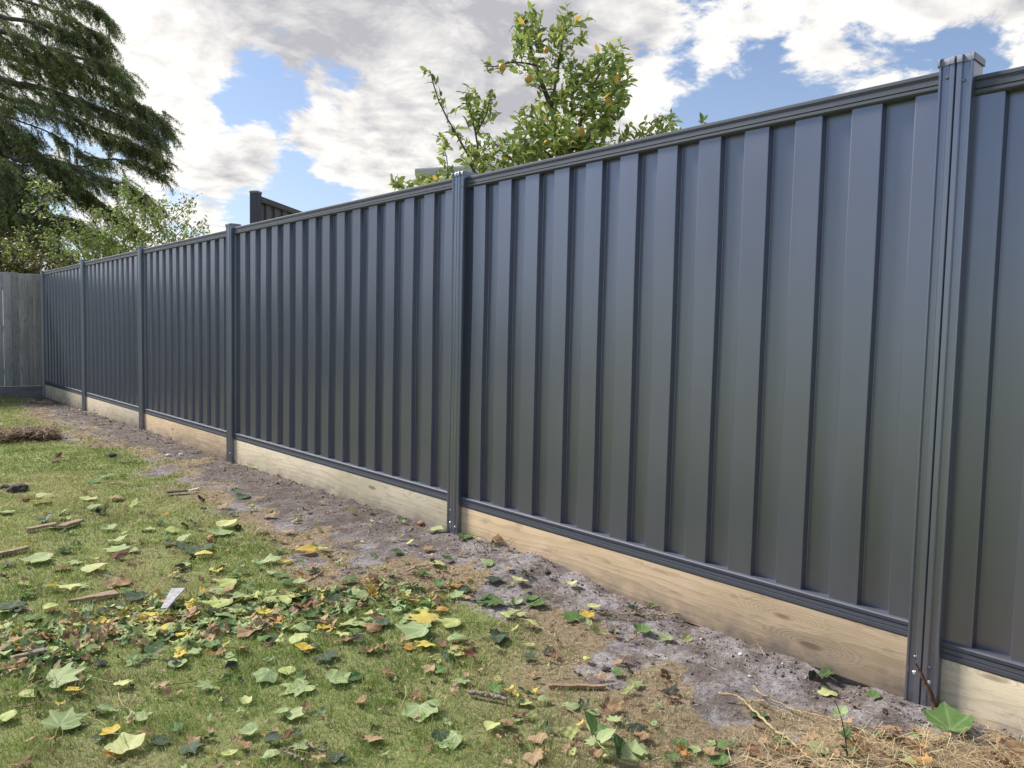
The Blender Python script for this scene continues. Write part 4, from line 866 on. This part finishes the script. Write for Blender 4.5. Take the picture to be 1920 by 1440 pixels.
for _ in range(820):
    t = rng.uniform(); q = (DA + (DB - DA) * t) if rng.uniform() < .5 else (DB + (DC_ - DB) * t); q = q + rng.normal(0, [.17, .15])
    bits.append((q[0], q[1], rng.uniform(.016, .056), np.array(CCOL[rng.choice(list('pppppllllggdbbbbry'))]) * rng.uniform(.85, 1.2)))
cx_, cy_ = in_view_pts(500, .2, 1.25, lambda x, y: masks(x, y)[2])
for x, y in zip(cx_, cy_): bits.append((x, y, rng.uniform(.015, .05), np.array(CCOL[rng.choice(list('bbbbrroob'))]) * rng.uniform(.8, 1.15)))
gv, gf, _, gn = leaf_geo('B', .3, .2, .1, 3); gv2 = leaf_geo('A', .6, -.4, .14, 5)[0]
gzb = ground_z(np.array([q[0] for q in bits]), np.array([q[1] for q in bits]))
for (x, y, s, c_), z in zip(bits, gzb):
    m3 = np.array((Matrix.Rotation(rng.normal(0, .45), 3, 'X') @ Matrix.Rotation(rng.normal(0, .45), 3, 'Y') @ Matrix.Rotation(rng.uniform(0, 6.3), 3, 'Z')))
    g = gv if rng.uniform() < .6 else gv2
    sel = (g - [0, .3, .1]) * s * [1, rng.uniform(.5, 1), 1] @ m3.T + [x, y, z + .010 + s * .18]
    LV.append(sel); LC.append(np.repeat([c_], len(sel), 0))
nb = len(gv); base_f = np.array(gf); F_ = np.concatenate([base_f + i * nb for i in range(len(LV))])
lit = link('leaf_litter', mesh_np('leaf_litter', np.concatenate(LV), F_, 4, True, np.concatenate(LC)), None, [DRY])
tag(lit, 'scraps of torn and crumbled leaves scattered through the grass', 'leaf litter', kind='stuff')

# ---------------------------------------------------------------- sticks, stems, wood scraps
def gpt(x, y, lift=.012):
    p = gnd(x, y); z = float(ground_z(np.array([p[0]]), np.array([p[1]]))[0]); p = gnd(x, y, z + lift * .5); p[2] = z + lift; return p
def px2m(x, y, w_): return w_ / FPX * float((gnd(x, y) - CAM) @ FW)
def crop_pts(ox, oy, s, pts): return [(ox + x / s, oy + y / s) for x, y in pts]
def stick(name, label, cat, pts, rpx, mat, lift=.012, wob=.002, n=None, taper=.7, squash=1.0, group=None, lifts=None, parts=None, smooth=True):
    P3 = np.array([gpt(x, y, (lifts[i] if lifts else lift)) for i, (x, y) in enumerate(pts)])
    c = P3.mean(0); c[2] = P3[:, 2].min()
    S = spline(P3, n or len(pts) * 6); S += rng.normal(0, wob, S.shape)
    r = px2m(*pts[len(pts) // 2], rpx) ; rr = list(np.linspace(r, r * taper, len(S)) * rng.uniform(.85, 1.15, len(S)))
    o = MB().tube(S - c, rr, 7, squash=squash).build(name, mat, None, smooth=smooth); o.location = c
    return tag(o, label, cat, group)
G1 = 'loose twigs and stalks lying on the ground'
stick('twig', 'bark-covered grey stick with cut ends beside the bright yellow leaves', 'twig', crop_pts(480, 1200, 4, [(1590, 405), (1720, 432), (1790, 445), (1880, 465)]), 4.5, PALEBARK, .018, .0015, taper=.9, group=G1)
stick('twig', 'short brown twig end of the crossed pair, on the near side', 'twig', crop_pts(480, 1200, 4, [(205, 850), (290, 890), (370, 925)]), 3.2, PALEBARK, .014, group=G1)
stick('twig', 'greyish twig of the crossed pair, on the far side', 'twig', crop_pts(480, 1200, 4, [(370, 795), (440, 825), (520, 850)]), 3.0, PALEBARK, .014, group=G1)
stick('stem', 'thin straight reddish stem laid over the crossed twigs', 'stem', crop_pts(480, 1200, 4, [(185, 845), (300, 862), (420, 880), (560, 885), (640, 878)]), 1.1, TWIGM, .022, .001, group=G1)
stick('stem', 'pale yellow stalk rising behind the big curled leaf', 'stem', crop_pts(480, 1200, 4, [(1115, 375), (1125, 430), (1105, 500), (1080, 560)]), .9, STRAWM, .03, .001, group=G1)
stick('stem', 'thin yellowish stalk arching to the dark leaf on a pale leaf', 'stem', crop_pts(480, 1200, 4, [(1130, 722), (1200, 708), (1270, 706), (1320, 720)]), .8, GREENSTEM, .035, .001, group=G1)
stick('twig', 'thick short brown twig among the densest leaves', 'twig', crop_pts(480, 960, 4, [(395, 555), (450, 518), (505, 480)]), 2.6, TWIGM, .04, .002, group=G1)
stick('stem', 'long grey curved stalk behind the thick short twig', 'stem', crop_pts(480, 960, 4, [(255, 485), (330, 455), (420, 425), (490, 400)]), .9, STRAWM, .03, .0015, group=G1)
stick('stem', 'pale green stalk crossing in front of the leaf drift', 'stem', crop_pts(480, 960, 4, [(320, 838), (420, 852), (520, 842), (660, 835)]), 1.1, GREENSTEM, .035, .0015, group=G1)
stick('stem', 'looped tan stalk curling over the grass by the leaf drift', 'stem', crop_pts(480, 960, 4, [(120, 788), (220, 798), (268, 830), (240, 868), (190, 895)]), .9, STRAWM, .03, .001, group=G1)
stick('stem', 'thin stalk trailing from the biggest pale leaf of the drift', 'stem', crop_pts(480, 960, 4, [(800, 660), (860, 668), (905, 700)]), .8, GREENSTEM, .03, .001, group=G1)
stick('bark_strip', 'split brown bark strip lying on the soil edge', 'bark', crop_pts(480, 960, 4, [(1125, 452), (1210, 425), (1300, 400)]), 3.2, WOODCHIP, .012, .002, squash=.5, taper=.4)
stick('twig', 'thin dark twig touching the split bark strip', 'twig', crop_pts(480, 960, 4, [(1190, 430), (1240, 418), (1270, 428)]), 1.2, TWIGM, .02, group=G1)
stick('twig', 'small tan twig lying on grey soil near the mid-fence post', 'twig', crop_pts(480, 960, 4, [(1520, 335), (1560, 328), (1605, 322)]), 1.6, TWIGM, .010, group=G1)
stick('branch', 'long knobbly tan branch lying on the soil beside the pine board', 'branch', crop_pts(960, 1040, 4, [(590, 452), (740, 460), (900, 466), (1060, 468), (1180, 464), (1295, 464)]), 1.7, STRAWM, .02, .003, taper=.8)
stick('twig', 'short brown twig beyond the long branch at the board', 'twig', crop_pts(960, 1040, 4, [(955, 432), (1030, 422), (1112, 415)]), 1.9, TWIGM, .03, group=G1)
stick('stem', 'thick green stalk slanting across the soil edge', 'stem', crop_pts(960, 1040, 4, [(-10, 478), (60, 448), (150, 398), (230, 352), (315, 325)]), 1.5, GREENSTEM, .03, .0012, group=G1)
stick('stem', 'dry forked stem running back from a green lobed leaf', 'stem', crop_pts(960, 1040, 4, [(835, 668), (890, 655), (940, 620), (975, 590)]), 1.2, TWIGM, .016, .0015, group=G1)
stick('stem', 'thin pale stalk trailing from the yellowish leaf on dead grass', 'stem', crop_pts(960, 1040, 4, [(160, 545), (220, 575), (290, 610)]), .8, STRAWM, .025, .001, group=G1)
stick('stem', 'hair-thin straw lying on dead grass, long and straight', 'stem', crop_pts(960, 1040, 4, [(50, 672), (160, 680), (260, 688), (340, 705)]), .8, STRAWM, .02, .001, group=G1)
stick('twig', 'bent brown twig lying on dead grass by a black leaf', 'twig', crop_pts(960, 1040, 4, [(100, 838), (200, 835), (290, 825), (330, 800), (368, 755)]), 1.2, TWIGM, .018, .0015, group=G1)
stick('stem', 'pale straw leaning on the board at a soil lump', 'stem', crop_pts(960, 1040, 4, [(1815, 668), (1860, 715), (1905, 775)]), .9, STRAWM, .02, .001, lifts=[.04, .02, .006], group=G1)
run = empty('ivy_runner', (0, 0, 0)); rp = crop_pts(960, 1240, 4.364, [(330, 360), (400, 388), (470, 415), (560, 480), (592, 525), (625, 600), (665, 670), (720, 745), (790, 800), (860, 835), (940, 862), (1040, 880)])
RP = np.array([gpt(x, y, l) for (x, y), l in zip(rp, [.012, .012, .015, .02, .03, .04, .04, .04, .035, .03, .03, .03])]); ro = RP[5].copy(); ro[2] = 0; run.location = ro
tag(run, 'long ivy runner, brown at one end and green at the other, with upright leaves', 'ivy vine')
S = spline(RP, 60); MB().tube(S[:26] - ro, .0016, 6).build('woody_stem', TWIGM, run, smooth=True); MB().tube(S[25:] - ro, list(np.linspace(.0022, .0028, 35)), 6).build('green_stem', GREENSTEM, run, smooth=True)
for i, (k, si, c_, s_, tz, tx) in enumerate([(32, 2, 'g', .060, .4, 1.1), (38, 2, 'p', .05, -1.9, .5), (44, 1, 'g', .05, 2.2, .7), (50, 2, 'g', .055, .2, 1.2), (55, 1, 'p', .05, -1.2, .5), (58, 2, 'g', .045, 1.5, .8)]):
    lo = link('leaf', get_leaf(c_, si), run); lo.matrix_local = Matrix.Translation(Vector(S[k] - ro) + Vector((0, 0, .012))) @ Matrix.Rotation(tz, 4, 'Z') @ Matrix.Rotation(tx, 4, 'X') @ Matrix.Scale(s_, 4)
stick('straw', 'long pale straw stem curving through the litter towards the corner by the near post', 'stem', crop_pts(1400, 1180, 3.692, [(45, 412), (110, 470), (190, 512), (300, 565), (420, 602), (560, 635), (660, 660), (760, 705), (860, 755), (950, 805), (1040, 815), (1085, 800)]), 1.5, STRAWM, .018, .0018, group=G1)
stick('straw', 'thick jointed tan cane running out of the picture at the near edge', 'stem', crop_pts(1400, 1180, 3.692, [(-190, 470), (-60, 490), (50, 590), (140, 675), (220, 745), (290, 785), (370, 860), (450, 930), (540, 990)]), 2.6, STRAWM, .022, .0015, group=G1)
stick('twig', 'dark straight twig on bare soil beside the tan cane', 'twig', crop_pts(1400, 1180, 3.692, [(50, 676), (130, 712), (225, 748)]), 2.0, DARKTWIG, .012, .001, group=G1)
stick('stem', 'grey bowed twig low among dead leaves beside the cane', 'stem', crop_pts(1400, 1180, 3.692, [(80, 800), (150, 845), (220, 850), (290, 830)]), 1.6, PALEBARK, .014, .001, group=G1)
C2 = lambda p: crop_pts(0, 1200, 4, p)
stick('stem', 'kinked pale stalk between the yellow leaf and the long curled leaf', 'stem', C2([(280, 420), (350, 388), (400, 345), (405, 300), (380, 255)]), 1.0, GREENSTEM, .03, .001, group=G1)
stick('stem', 'long pale green stalk reaching from the long leaf to a small yellow one', 'stem', C2([(600, 325), (680, 315), (760, 335), (830, 352), (890, 345)]), 1.0, GREENSTEM, .03, .001, group=G1)
stick('stem', 'white crooked root-like stalk dropping to a pale heart-shaped leaf', 'stem', C2([(890, 430), (905, 490), (935, 530), (980, 555), (990, 590)]), 1.0, STRAWM, .025, .001, group=G1)
stick('stem', 'arched stalk joining the three-lobed leaf to the yellow-centred leaf', 'stem', C2([(570, 625), (650, 628), (740, 660), (800, 700)]), 1.1, GREENSTEM, .04, .0008, group=G1)
stick('stem', 'pale stalk beside the yellow-centred leaf, nearly level', 'stem', C2([(830, 742), (920, 742), (1020, 715)]), 1.1, GREENSTEM, .03, .0008, group=G1)
stick('stem', 'short stalk standing from the fan-shaped pale yellow leaf', 'stem', C2([(925, 740), (930, 775), (942, 815)]), 1.1, GREENSTEM, .03, .0008, group=G1)
stick('twig', 'reddish splintered twig on open grass', 'twig', C2([(1180, 372), (1290, 350), (1390, 335), (1500, 315)]), 1.4, TWIGM, .014, .002, group=G1)
stick('twig', 'brown twig beside the olive-yellow curled leaf', 'twig', C2([(110, 535), (200, 510), (290, 488), (410, 482)]), 1.4, TWIGM, .014, .002, group=G1)
stick('stem', 'thin bent stalk alone in the grass near the lone tan twig', 'stem', C2([(1330, 500), (1370, 525), (1400, 532)]), .9, STRAWM, .02, .001, group=G1)
stick('stem', 'pale straw arching towards the reddish dry patch', 'stem', C2([(10, 440), (110, 425), (220, 385), (300, 335), (390, 312)]), 1.0, STRAWM, .025, .001, group=G1)
C1 = lambda p: crop_pts(0, 960, 4, p)
stick('stem', 'pale stalk reaching up from the white bark scrap', 'stem', C1([(1090, 660), (1160, 610), (1200, 560), (1250, 530), (1290, 495)]), 1.0, STRAWM, .03, .001, group=G1)
stick('twig', 'thin brown twig slanting behind a pale leaf, on open grass', 'twig', C1([(778, 250), (815, 222), (855, 196)]), 1.1, TWIGM, .016, .001, group=G1)
stick('stem', 'green stalk lying far out beside a dark leaf near the soil', 'stem', C1([(1720, 248), (1800, 238), (1870, 210), (1930, 185)]), .9, GREENSTEM, .02, .001, group=G1)
stick('stem', 'long pale stalk in open grass beyond the first leaves', 'stem', crop_pts(0, 780, 4, [(760, 512), (830, 505), (880, 498), (970, 525)]), .8, STRAWM, .02, .001, group=G1)
stick('stem', 'straight pale straw on green grass near the paling fence', 'stem', crop_pts(0, 780, 4, [(0, 124), (100, 116), (205, 107)]), .7, STRAWM, .02, .001, group=G1)
# wood offcuts
def slab(name, label, cat, pts, wpx0, wpx1, th, mat, lift=.012, group=None):
    """a flat piece of wood between two picture points, with widths at either end"""
    P3 = np.array([gpt(x, y, lift) for x, y in pts]); a, b_ = P3[0], P3[-1]; d = b_ - a; ln = np.linalg.norm(d); d /= ln; s = np.cross([0, 0, 1], d); s /= np.linalg.norm(s)
    w0, w1 = px2m(*pts[0], wpx0), px2m(*pts[-1], wpx1); n = 9; mb = MB(); v = []
    for i in range(n):
        t = i / (n - 1); w_ = (w0 + (w1 - w0) * t) / 2 * rng.uniform(.93, 1.07); c = a + d * ln * t + s * rng.normal(0, .0008)
        v += [c - s * w_, c + s * w_, c + s * w_ * .96 + [0, 0, th * rng.uniform(.9, 1.1)], c - s * w_ * .94 + [0, 0, th * rng.uniform(.85, 1.1)]]
    f = [(i * 4 + j, i * 4 + (j + 1) % 4, (i + 1) * 4 + (j + 1) % 4, (i + 1) * 4 + j) for i in range(n - 1) for j in range(4)] + [(3, 2, 1, 0), tuple((n - 1) * 4 + j for j in range(4))]
    o0 = (a + b_) / 2; o = mb.add([q - o0 for q in v], f).build(name, mat, None, angle=R(35)); o.location = o0; return tag(o, label, cat, group)
slab('wood_offcut', 'tapered reddish wood offcut like a wedge, pointed end towards the lawn', 'wood offcut', C1([(508, 697), (872, 628)]), 2, 32, .012, WOODCHIP, .014)
slab('wood_offcut', 'narrow wood strip whose end is covered by a pale leaf', 'wood offcut', C1([(200, 148), (420, 104)]), 12, 12, .012, WOODCHIP, .014)
slab('wood_offcut', 'cut wood strip end poking out past the yellow-green stalks', 'wood offcut', C1([(455, 130), (605, 82)]), 16, 14, .014, WOODCHIP, .016)
slab('wood_offcut', 'flat wood strip by itself on the grass, no leaf covering it', 'wood offcut', C1([(-60, 345), (210, 282)]), 14, 12, .012, WOODCHIP, .014)
slab('wood_offcut', 'pale grey slat pointing under the big veined yellow-green leaf', 'wood offcut', C2([(80, 172), (350, 108)]), 10, 13, .010, PALEBARK, .022)
slab('stake', 'flat brown wooden stake lying on the dead grass', 'stake', crop_pts(960, 1240, 4.364, [(300, 218), (765, 224)]), 9, 10, .010, bark('brown_stake_wood', (.26, .15, .09), (.42, .28, .18), (30, 30, 30)), .004)
slab('bark_scrap', 'striped white bark scrap propped on the leaf drift', 'bark', C1([(1232, 770), (1338, 618)]), 13, 24, .004, WHITEBARK, .045)
slab('plastic_scrap', 'torn dark plastic scrap with a pale end lying on open grass', 'plastic scrap', crop_pts(0, 780, 4, [(1250, 585), (1410, 572)]), 14, 7, .008, BLACKPL, .016)
tag(bpy.data.objects[-1] if False else slab('white_chip', 'white chip at the tip of the dark plastic scrap', 'chip', crop_pts(0, 780, 4, [(1415, 572), (1492, 553)]), 6, 5, .004, WHITE, .02))
# broken splinter standing against the near post
sp_ = crop_pts(1400, 1180, 3.692, [(1352, 612)])[0]; b0 = gpt(*sp_, 0); 
S = np.array([b0 + [0, 0, -.02], b0 + [-.004, .022, .06], b0 + [-.010, .050, .115], b0 + [-.012, .068, .150]])
mb = MB().tube(spline(S - b0, 14) + rng.normal(0, .0008, (14, 3)), list(np.linspace(.014, .004, 14)), 7, squash=.7); o = mb.build('wood_splinter', DARKTWIG, None, smooth=True); o.location = b0; o.location.x -= .02
tag(o, 'dark broken wood splinter standing upright against the near post', 'splinter')
# curly dead sprig by the mid-fence post
sg = gpt(480 + 1750 / 4, 960 + 300 / 4, 0); sprig = empty('dead_sprig', tuple(sg)); tag(sprig, 'curly dead sprig with bare reddish stems sprouting at the board', 'dead plant')
ex, ez = -FW * .0 + RT, UP; sc_ = px2m(915, 1035, .25)
for pts in ([(-20, 0), (-60, -60), (-110, -75), (-60, -110), (-30, -85), (0, -20)], [(0, 0), (15, -40), (20, -80), (5, -82), (0, -40)], [(0, -10), (60, -60), (120, -85), (185, -100)], [(120, 10), (150, -40), (180, -90)], [(-80, 0), (-110, -50), (-105, -90)]):
    P = spline([ex * x * sc_ - ez * y * sc_ + np.array([0, rng.uniform(-.02, .02), 0]) for x, y in pts], 14); MB().tube(P, list(np.linspace(.0022, .0010, 14)), 5).build('stem', TWIGM, sprig, smooth=True)
# seedling
sd0 = gpt(1400 + 700 / 3.692, 1180 + 925 / 3.692, 0); seed = empty('seedling', tuple(sd0)); tag(seed, 'slim upright seedling with dark stem and bright leaves in front of the soil', 'plant')
sc_ = px2m(1590, 1430, .2709)
pts = [(0, 0), (-12, -130), (-35, -270), (-60, -360), (-88, -425)]; P = spline([ex * x * sc_ - ez * y * sc_ for x, y in pts], 16)
MB().tube(P, list(np.linspace(.0022, .0010, 16)), 5).build('stem', DARKTWIG, seed, smooth=True)
for (k, s_, tz, tx, c_) in [(5, .032, 1.2, .6, 'g'), (5, .030, -1.9, .9, 'g'), (10, .036, 1.5, .2, 'p'), (10, .036, -1.5, .4, 'p'), (2, .03, .4, .9, 'g'), (1, .035, 2.6, .7, 'd')]:
    lo = link('leaf', get_leaf(c_, 2), seed); lo.matrix_local = Matrix.Translation(Vector(P[k])) @ Matrix.Rotation(tz, 4, 'Z') @ Matrix.Rotation(tx, 4, 'X') @ Matrix.Scale(s_, 4)
# clods and stones
def lump(name, label, cat, x, y, wpx, mat, flat=.6, group=None, seedv=0, tufts=0):
    bm = bmesh.new(); bmesh.ops.create_icosphere(bm, subdivisions=3, radius=1); r_ = px2m(x, y, wpx) / 2; r2 = random.Random(seedv + int(x)); o_ = Vector((r2.uniform(0, 9), r2.uniform(0, 9), 0))
    from mathutils import noise as mn
    for q in bm.verts:
        k = 1 + .35 * mn.noise(q.co * 1.6 + o_) + .18 * mn.noise(q.co * 4 + o_); q.co = Vector((q.co.x * k, q.co.y * k, q.co.z * k * flat)) * r_
    for f_ in bm.faces: f_.smooth = True
    me = bpy.data.meshes.new(name); bm.to_mesh(me); bm.free(); o = link(name, me, None, [mat]); p = gpt(x, y, 0); o.location = Vector(p) + Vector((0, 0, r_ * flat * .45)); return tag(o, label, cat, group)
lump('earth_clod', 'black round earth clod on open grass', 'clod', 210, 858, 17, CLOD, .7)
lump('earth_clod', 'matted brown earth clod with roots at the lawn edge', 'clod', 33, 921, 34, CLOD, .55)
lump('earth_clod', 'small dark clod beside the tan clod of roots', 'clod', 8, 915, 18, CLOD, .5)
lump('earth_clod', 'dark clod at the end of the dry grass heap', 'clod', 105, 825, 18, CLOD, .5)
lump('earth_clod', 'dark soil lump under the leaf on the narrow soil patch', 'clod', 1137, 1257, 18, CLOD, .5)
lump('earth_clod', 'crumbly lump against the board past the long branch', 'clod', 1027, 1076, 12, CLOD, .8)
lump('brick_chip', 'terracotta chip against the board beyond the mid-fence post', 'chip', 480 + 1237 / 4, 960 + 90 / 4, 12, bark('terracotta', (.42, .18, .10), (.55, .28, .17), (30, 30, 30)), .6)
for i, (x, y, w_, t) in enumerate([(1314, 1199, 5, 'tiny round white stone beside a small green leaf'), (1389, 1229, 10, 'largest white stone, oblong, on dead grass by the board'), (1406, 1269, 7, 'white stone, nearer of the two on the soil ridge'), (1435, 1276, 7, 'white stone nearest the board of the soil ridge pair'),
                                (1524, 1280, 8, 'white stone touching the black leaf at the board'), (1467, 1245, 5, 'tiny white stone at the foot of the board'), (316, 855, 9, 'pale sharp stone on far soil, upright'), (339, 854, 9, 'rounded pale stone on far soil'), (715, 981, 5, 'cream pebble on soil before the mid-fence post')]):
    lump('white_stone', t, 'stone', x, y, w_, WHITE, .7, 'small white stones on the soil', i)

# ---------------------------------------------------------------- grass, straw, soil crumbs (uncountable)
def blades(n, y0, y1, kind):
    y = y0 + (y1 - y0) * rng.uniform(size=n) ** 1.0; x = rng.uniform(-1.5, 2.5, n)
    ok = x > .3 + (y - 2.2) * .143 - (1.1 if kind == 'g' else .6); x, y = x[ok], y[ok]
    d = np.hypot(x, y); keep = rng.uniform(size=len(x)) < np.clip((1.9 / np.maximum(d, .5)) ** 1.5, 0, 1); x, y = x[keep], y[keep]
    so_, dr_, co_ = masks(x, y); return x, y, so_, dr_, co_
V_, C_ = [], []
x, y, sm_, dm_, km_ = blades(2600000, .3, 13.6, 'g')
tuft = fbm(x, y, .10, 3, 77); patch = fbm(x, y, .55, 4, 78)
pr = (1 - np.clip(sm_ * 1.5, 0, 1)) * (1 - .82 * dm_) * np.clip(.72 + (tuft - .45) * 1.4, .35, 1) * (1 - .9 * np.clip(km_ * 1.3, 0, 1))
k = rng.uniform(size=len(x)) < pr; x, y, dm_, tuft, patch = x[k], y[k], dm_[k], tuft[k], patch[k]
n = len(x); d = np.hypot(x, y); sc_d = np.maximum(1, d / 2.2)
z = ground_z(x, y); h = rng.uniform(.006, .0155, n) * (1 + .9 * np.clip(tuft - .45, 0, 1) * 3) * np.where(rng.uniform(size=n) < .07, rng.uniform(1.3, 2.3, n), 1)
wd = rng.uniform(.0006, .0012, n) * sc_d; a = rng.uniform(0, 2 * np.pi, n); lean = rng.uniform(.2, 1.3, n)
th = rng.uniform(0, 2 * np.pi, n); px_, py_ = np.cos(a) * wd, np.sin(a) * wd
p0 = np.stack([x - px_, y - py_, z - .003], 1); p1 = np.stack([x + px_, y + py_, z - .003], 1)
mx_, my_ = np.cos(th) * lean * h * .35, np.sin(th) * lean * h * .35
p2 = np.stack([x + mx_ + px_ * .8, y + my_ + py_ * .8, z + h * .6], 1); p3 = np.stack([x + mx_ - px_ * .8, y + my_ - py_ * .8, z + h * .6], 1)
p4 = np.stack([x + mx_ * 2.6, y + my_ * 2.6, z + h * (1.15 - .25 * lean)], 1)
green = np.array([.23, .34, .08]); yel = np.array([.45, .49, .17]); straw = np.array([.56, .47, .29])
t1 = np.clip((patch - .38) * 2.6 + rng.normal(0, .22, n), 0, 1)[:, None]; col = green * (1 - t1) + yel * t1
st = rng.uniform(size=n) < (.10 + .28 * np.clip((patch - .4) * 3, 0, 1) + .4 * dm_); col[st] = straw; col *= rng.uniform(.7, 1.25, (n, 1))
v = np.stack([p0, p1, p2, p3, p4, p4], 1).reshape(-1, 3); b6 = np.arange(n) * 6
f = np.concatenate([np.stack([b6, b6 + 1, b6 + 2, b6 + 3], 1), np.stack([b6 + 3, b6 + 2, b6 + 4, b6 + 5], 1)])
me = bpy.data.meshes.new('grass'); me.vertices.add(len(v)); me.vertices.foreach_set('co', v.astype(np.float32).ravel()); me.loops.add(f.size); me.loops.foreach_set('vertex_index', f.astype(np.int32).ravel())
me.polygons.add(len(f)); me.polygons.foreach_set('loop_start', np.arange(0, f.size, 4, dtype=np.int32)); me.update(calc_edges=True)
ca = me.color_attributes.new('Col', 'FLOAT_COLOR', 'POINT'); c4 = np.ones((len(v), 4), np.float32); c4[:, :3] = np.repeat(col, 6, 0); ca.data.foreach_set('color', c4.ravel())
tag(link('grass', me, None, [BLADE]), 'short mown green and straw-tinged grass of the lawn', 'grass', kind='stuff'); print('blades', n)
def slivers(name, label, x, y, ln, wd, cols, lift=.006, tilt=.25, arch=0):
    n = len(x); z = ground_z(x, y) + rng.uniform(.001, lift, n); a = rng.uniform(0, 2 * np.pi, n); dx, dy = np.cos(a) * ln / 2, np.sin(a) * ln / 2; dz = rng.normal(0, tilt, n) * ln / 2
    bx_, by_ = -np.sin(a) * wd, np.cos(a) * wd; cv = rng.normal(0, .18, n) * ln; mz = np.abs(rng.normal(0, .12, n)) * ln + arch * ln
    A_ = np.stack([x - dx, y - dy, z - dz * .6], 1); B_ = np.stack([x + dx, y + dy, z + np.abs(dz)], 1); M_ = np.stack([x - np.sin(a) * cv, y + np.cos(a) * cv, z + mz], 1)
    W_ = np.stack([bx_, by_, wd * rng.uniform(-.5, .5, n)], 1)
    v = np.stack([A_ - W_ * .6, A_ + W_ * .6, M_ + W_, M_ - W_, B_ + W_ * .3, B_ - W_ * .3], 1).reshape(-1, 3); b6 = np.arange(n) * 6
    f = np.concatenate([np.stack([b6, b6 + 1, b6 + 2, b6 + 3], 1), np.stack([b6 + 3, b6 + 2, b6 + 4, b6 + 5], 1)])
    return tag(link(name, mesh_np(name, v, f, 4, False, np.repeat(cols, 6, 0)), None, [DRY]), label, 'dry grass', kind='stuff')
STRC = [(.50, .40, .24), (.38, .27, .15), (.26, .17, .10), (.58, .50, .33), (.17, .11, .07)]
x, y, sm_, dm_, km_ = blades(1100000, .3, 13.6, 's')
pr = np.clip(.10 + .62 * dm_ * (1 - sm_) + .055 * sm_, 0, 1); k = rng.uniform(size=len(x)) < pr * .48; x, y = x[k], y[k]; d = np.hypot(x, y)
slivers('dry_grass', 'dead grass clippings over the lawn edge and soil', x, y, rng.uniform(.008, .030, len(x)) * np.maximum(1, d / 4), rng.uniform(.0006, .0012, len(x)) * np.maximum(1, d / 2.2), pick(STRC, [30, 30, 24, 10, 14], len(x)))
print('slivers', len(x))
cx_, cy_ = in_view_pts(9000, .15, 1.3, lambda x, y: np.clip(masks(x, y)[2], 0, 1))
slivers('straw_litter', 'tangle of straw covering the ground in the corner by the near post', cx_, cy_, rng.uniform(.03, .13, len(cx_)), rng.uniform(.0004, .0009, len(cx_)), pick([(.62, .50, .29), (.52, .39, .20), (.72, .62, .40), (.36, .24, .13)], [30, 26, 16, 16], len(cx_)), .03, .2, .06)
# dry grass heap far out on the lawn
hx, hy = [], []
for _ in range(1500):
    t = rng.uniform(); px0 = -10 + 118 * t; p = gnd(px0, 829 - 8 * t + rng.normal(0, 3)); hx.append(p[0]); hy.append(p[1])
hx, hy = np.array(hx), np.array(hy)
hp = slivers('dry_grass_heap', 'low heap of raked brown grass lying across the far lawn', hx, hy, rng.uniform(.06, .20, 1500), rng.uniform(.002, .004, 1500), pick([(.20, .12, .07), (.30, .20, .12), (.13, .08, .05), (.40, .30, .18)], [3, 3, 3, 1], 1500), .09, .25, .05)
# crumbs of soil
x, y, sm_, dm_, km_ = blades(420000, .3, 13.4, 's'); k = rng.uniform(size=len(x)) < (sm_ * np.clip(.12 + np.clip(1 - (2.5 - x) / .35, 0, 1) * .9, 0, 1)); x, y = x[k], y[k]; n = len(x); z = ground_z(x, y); d = np.hypot(x, y)
r = rng.gamma(1.2, .0013, n) * np.maximum(1, d / 4) + .0010; r = np.minimum(r, .014)
oct_ = np.array([(1, 0, 0), (-1, 0, 0), (0, 1, 0), (0, -1, 0), (0, 0, 1), (0, 0, -1)], float)
v = (oct_[None] * r[:, None, None] * rng.uniform(.6, 1.3, (n, 6, 3)).mean(2, keepdims=True) + rng.normal(0, .25, (n, 6, 3)) * r[:, None, None] + np.stack([x, y, z + r * .3], 1)[:, None]).reshape(-1, 3)
F8 = np.array([(0, 2, 4), (2, 1, 4), (1, 3, 4), (3, 0, 4), (2, 0, 5), (1, 2, 5), (3, 1, 5), (0, 3, 5)]); f = (F8[None] + (np.arange(n) * 6)[:, None, None]).reshape(-1, 3)
tag(link('soil_crumbs', mesh_np('soil_crumbs', v, f, 3, False, np.repeat(pick([(.20, .17, .17), (.12, .09, .08), (.30, .27, .28)], [4, 3, 2], n), 6, 0)), None, [DRY]), 'crumbs of grey-brown soil thrown up along the boards', 'soil', kind='stuff'); print('crumbs', n)
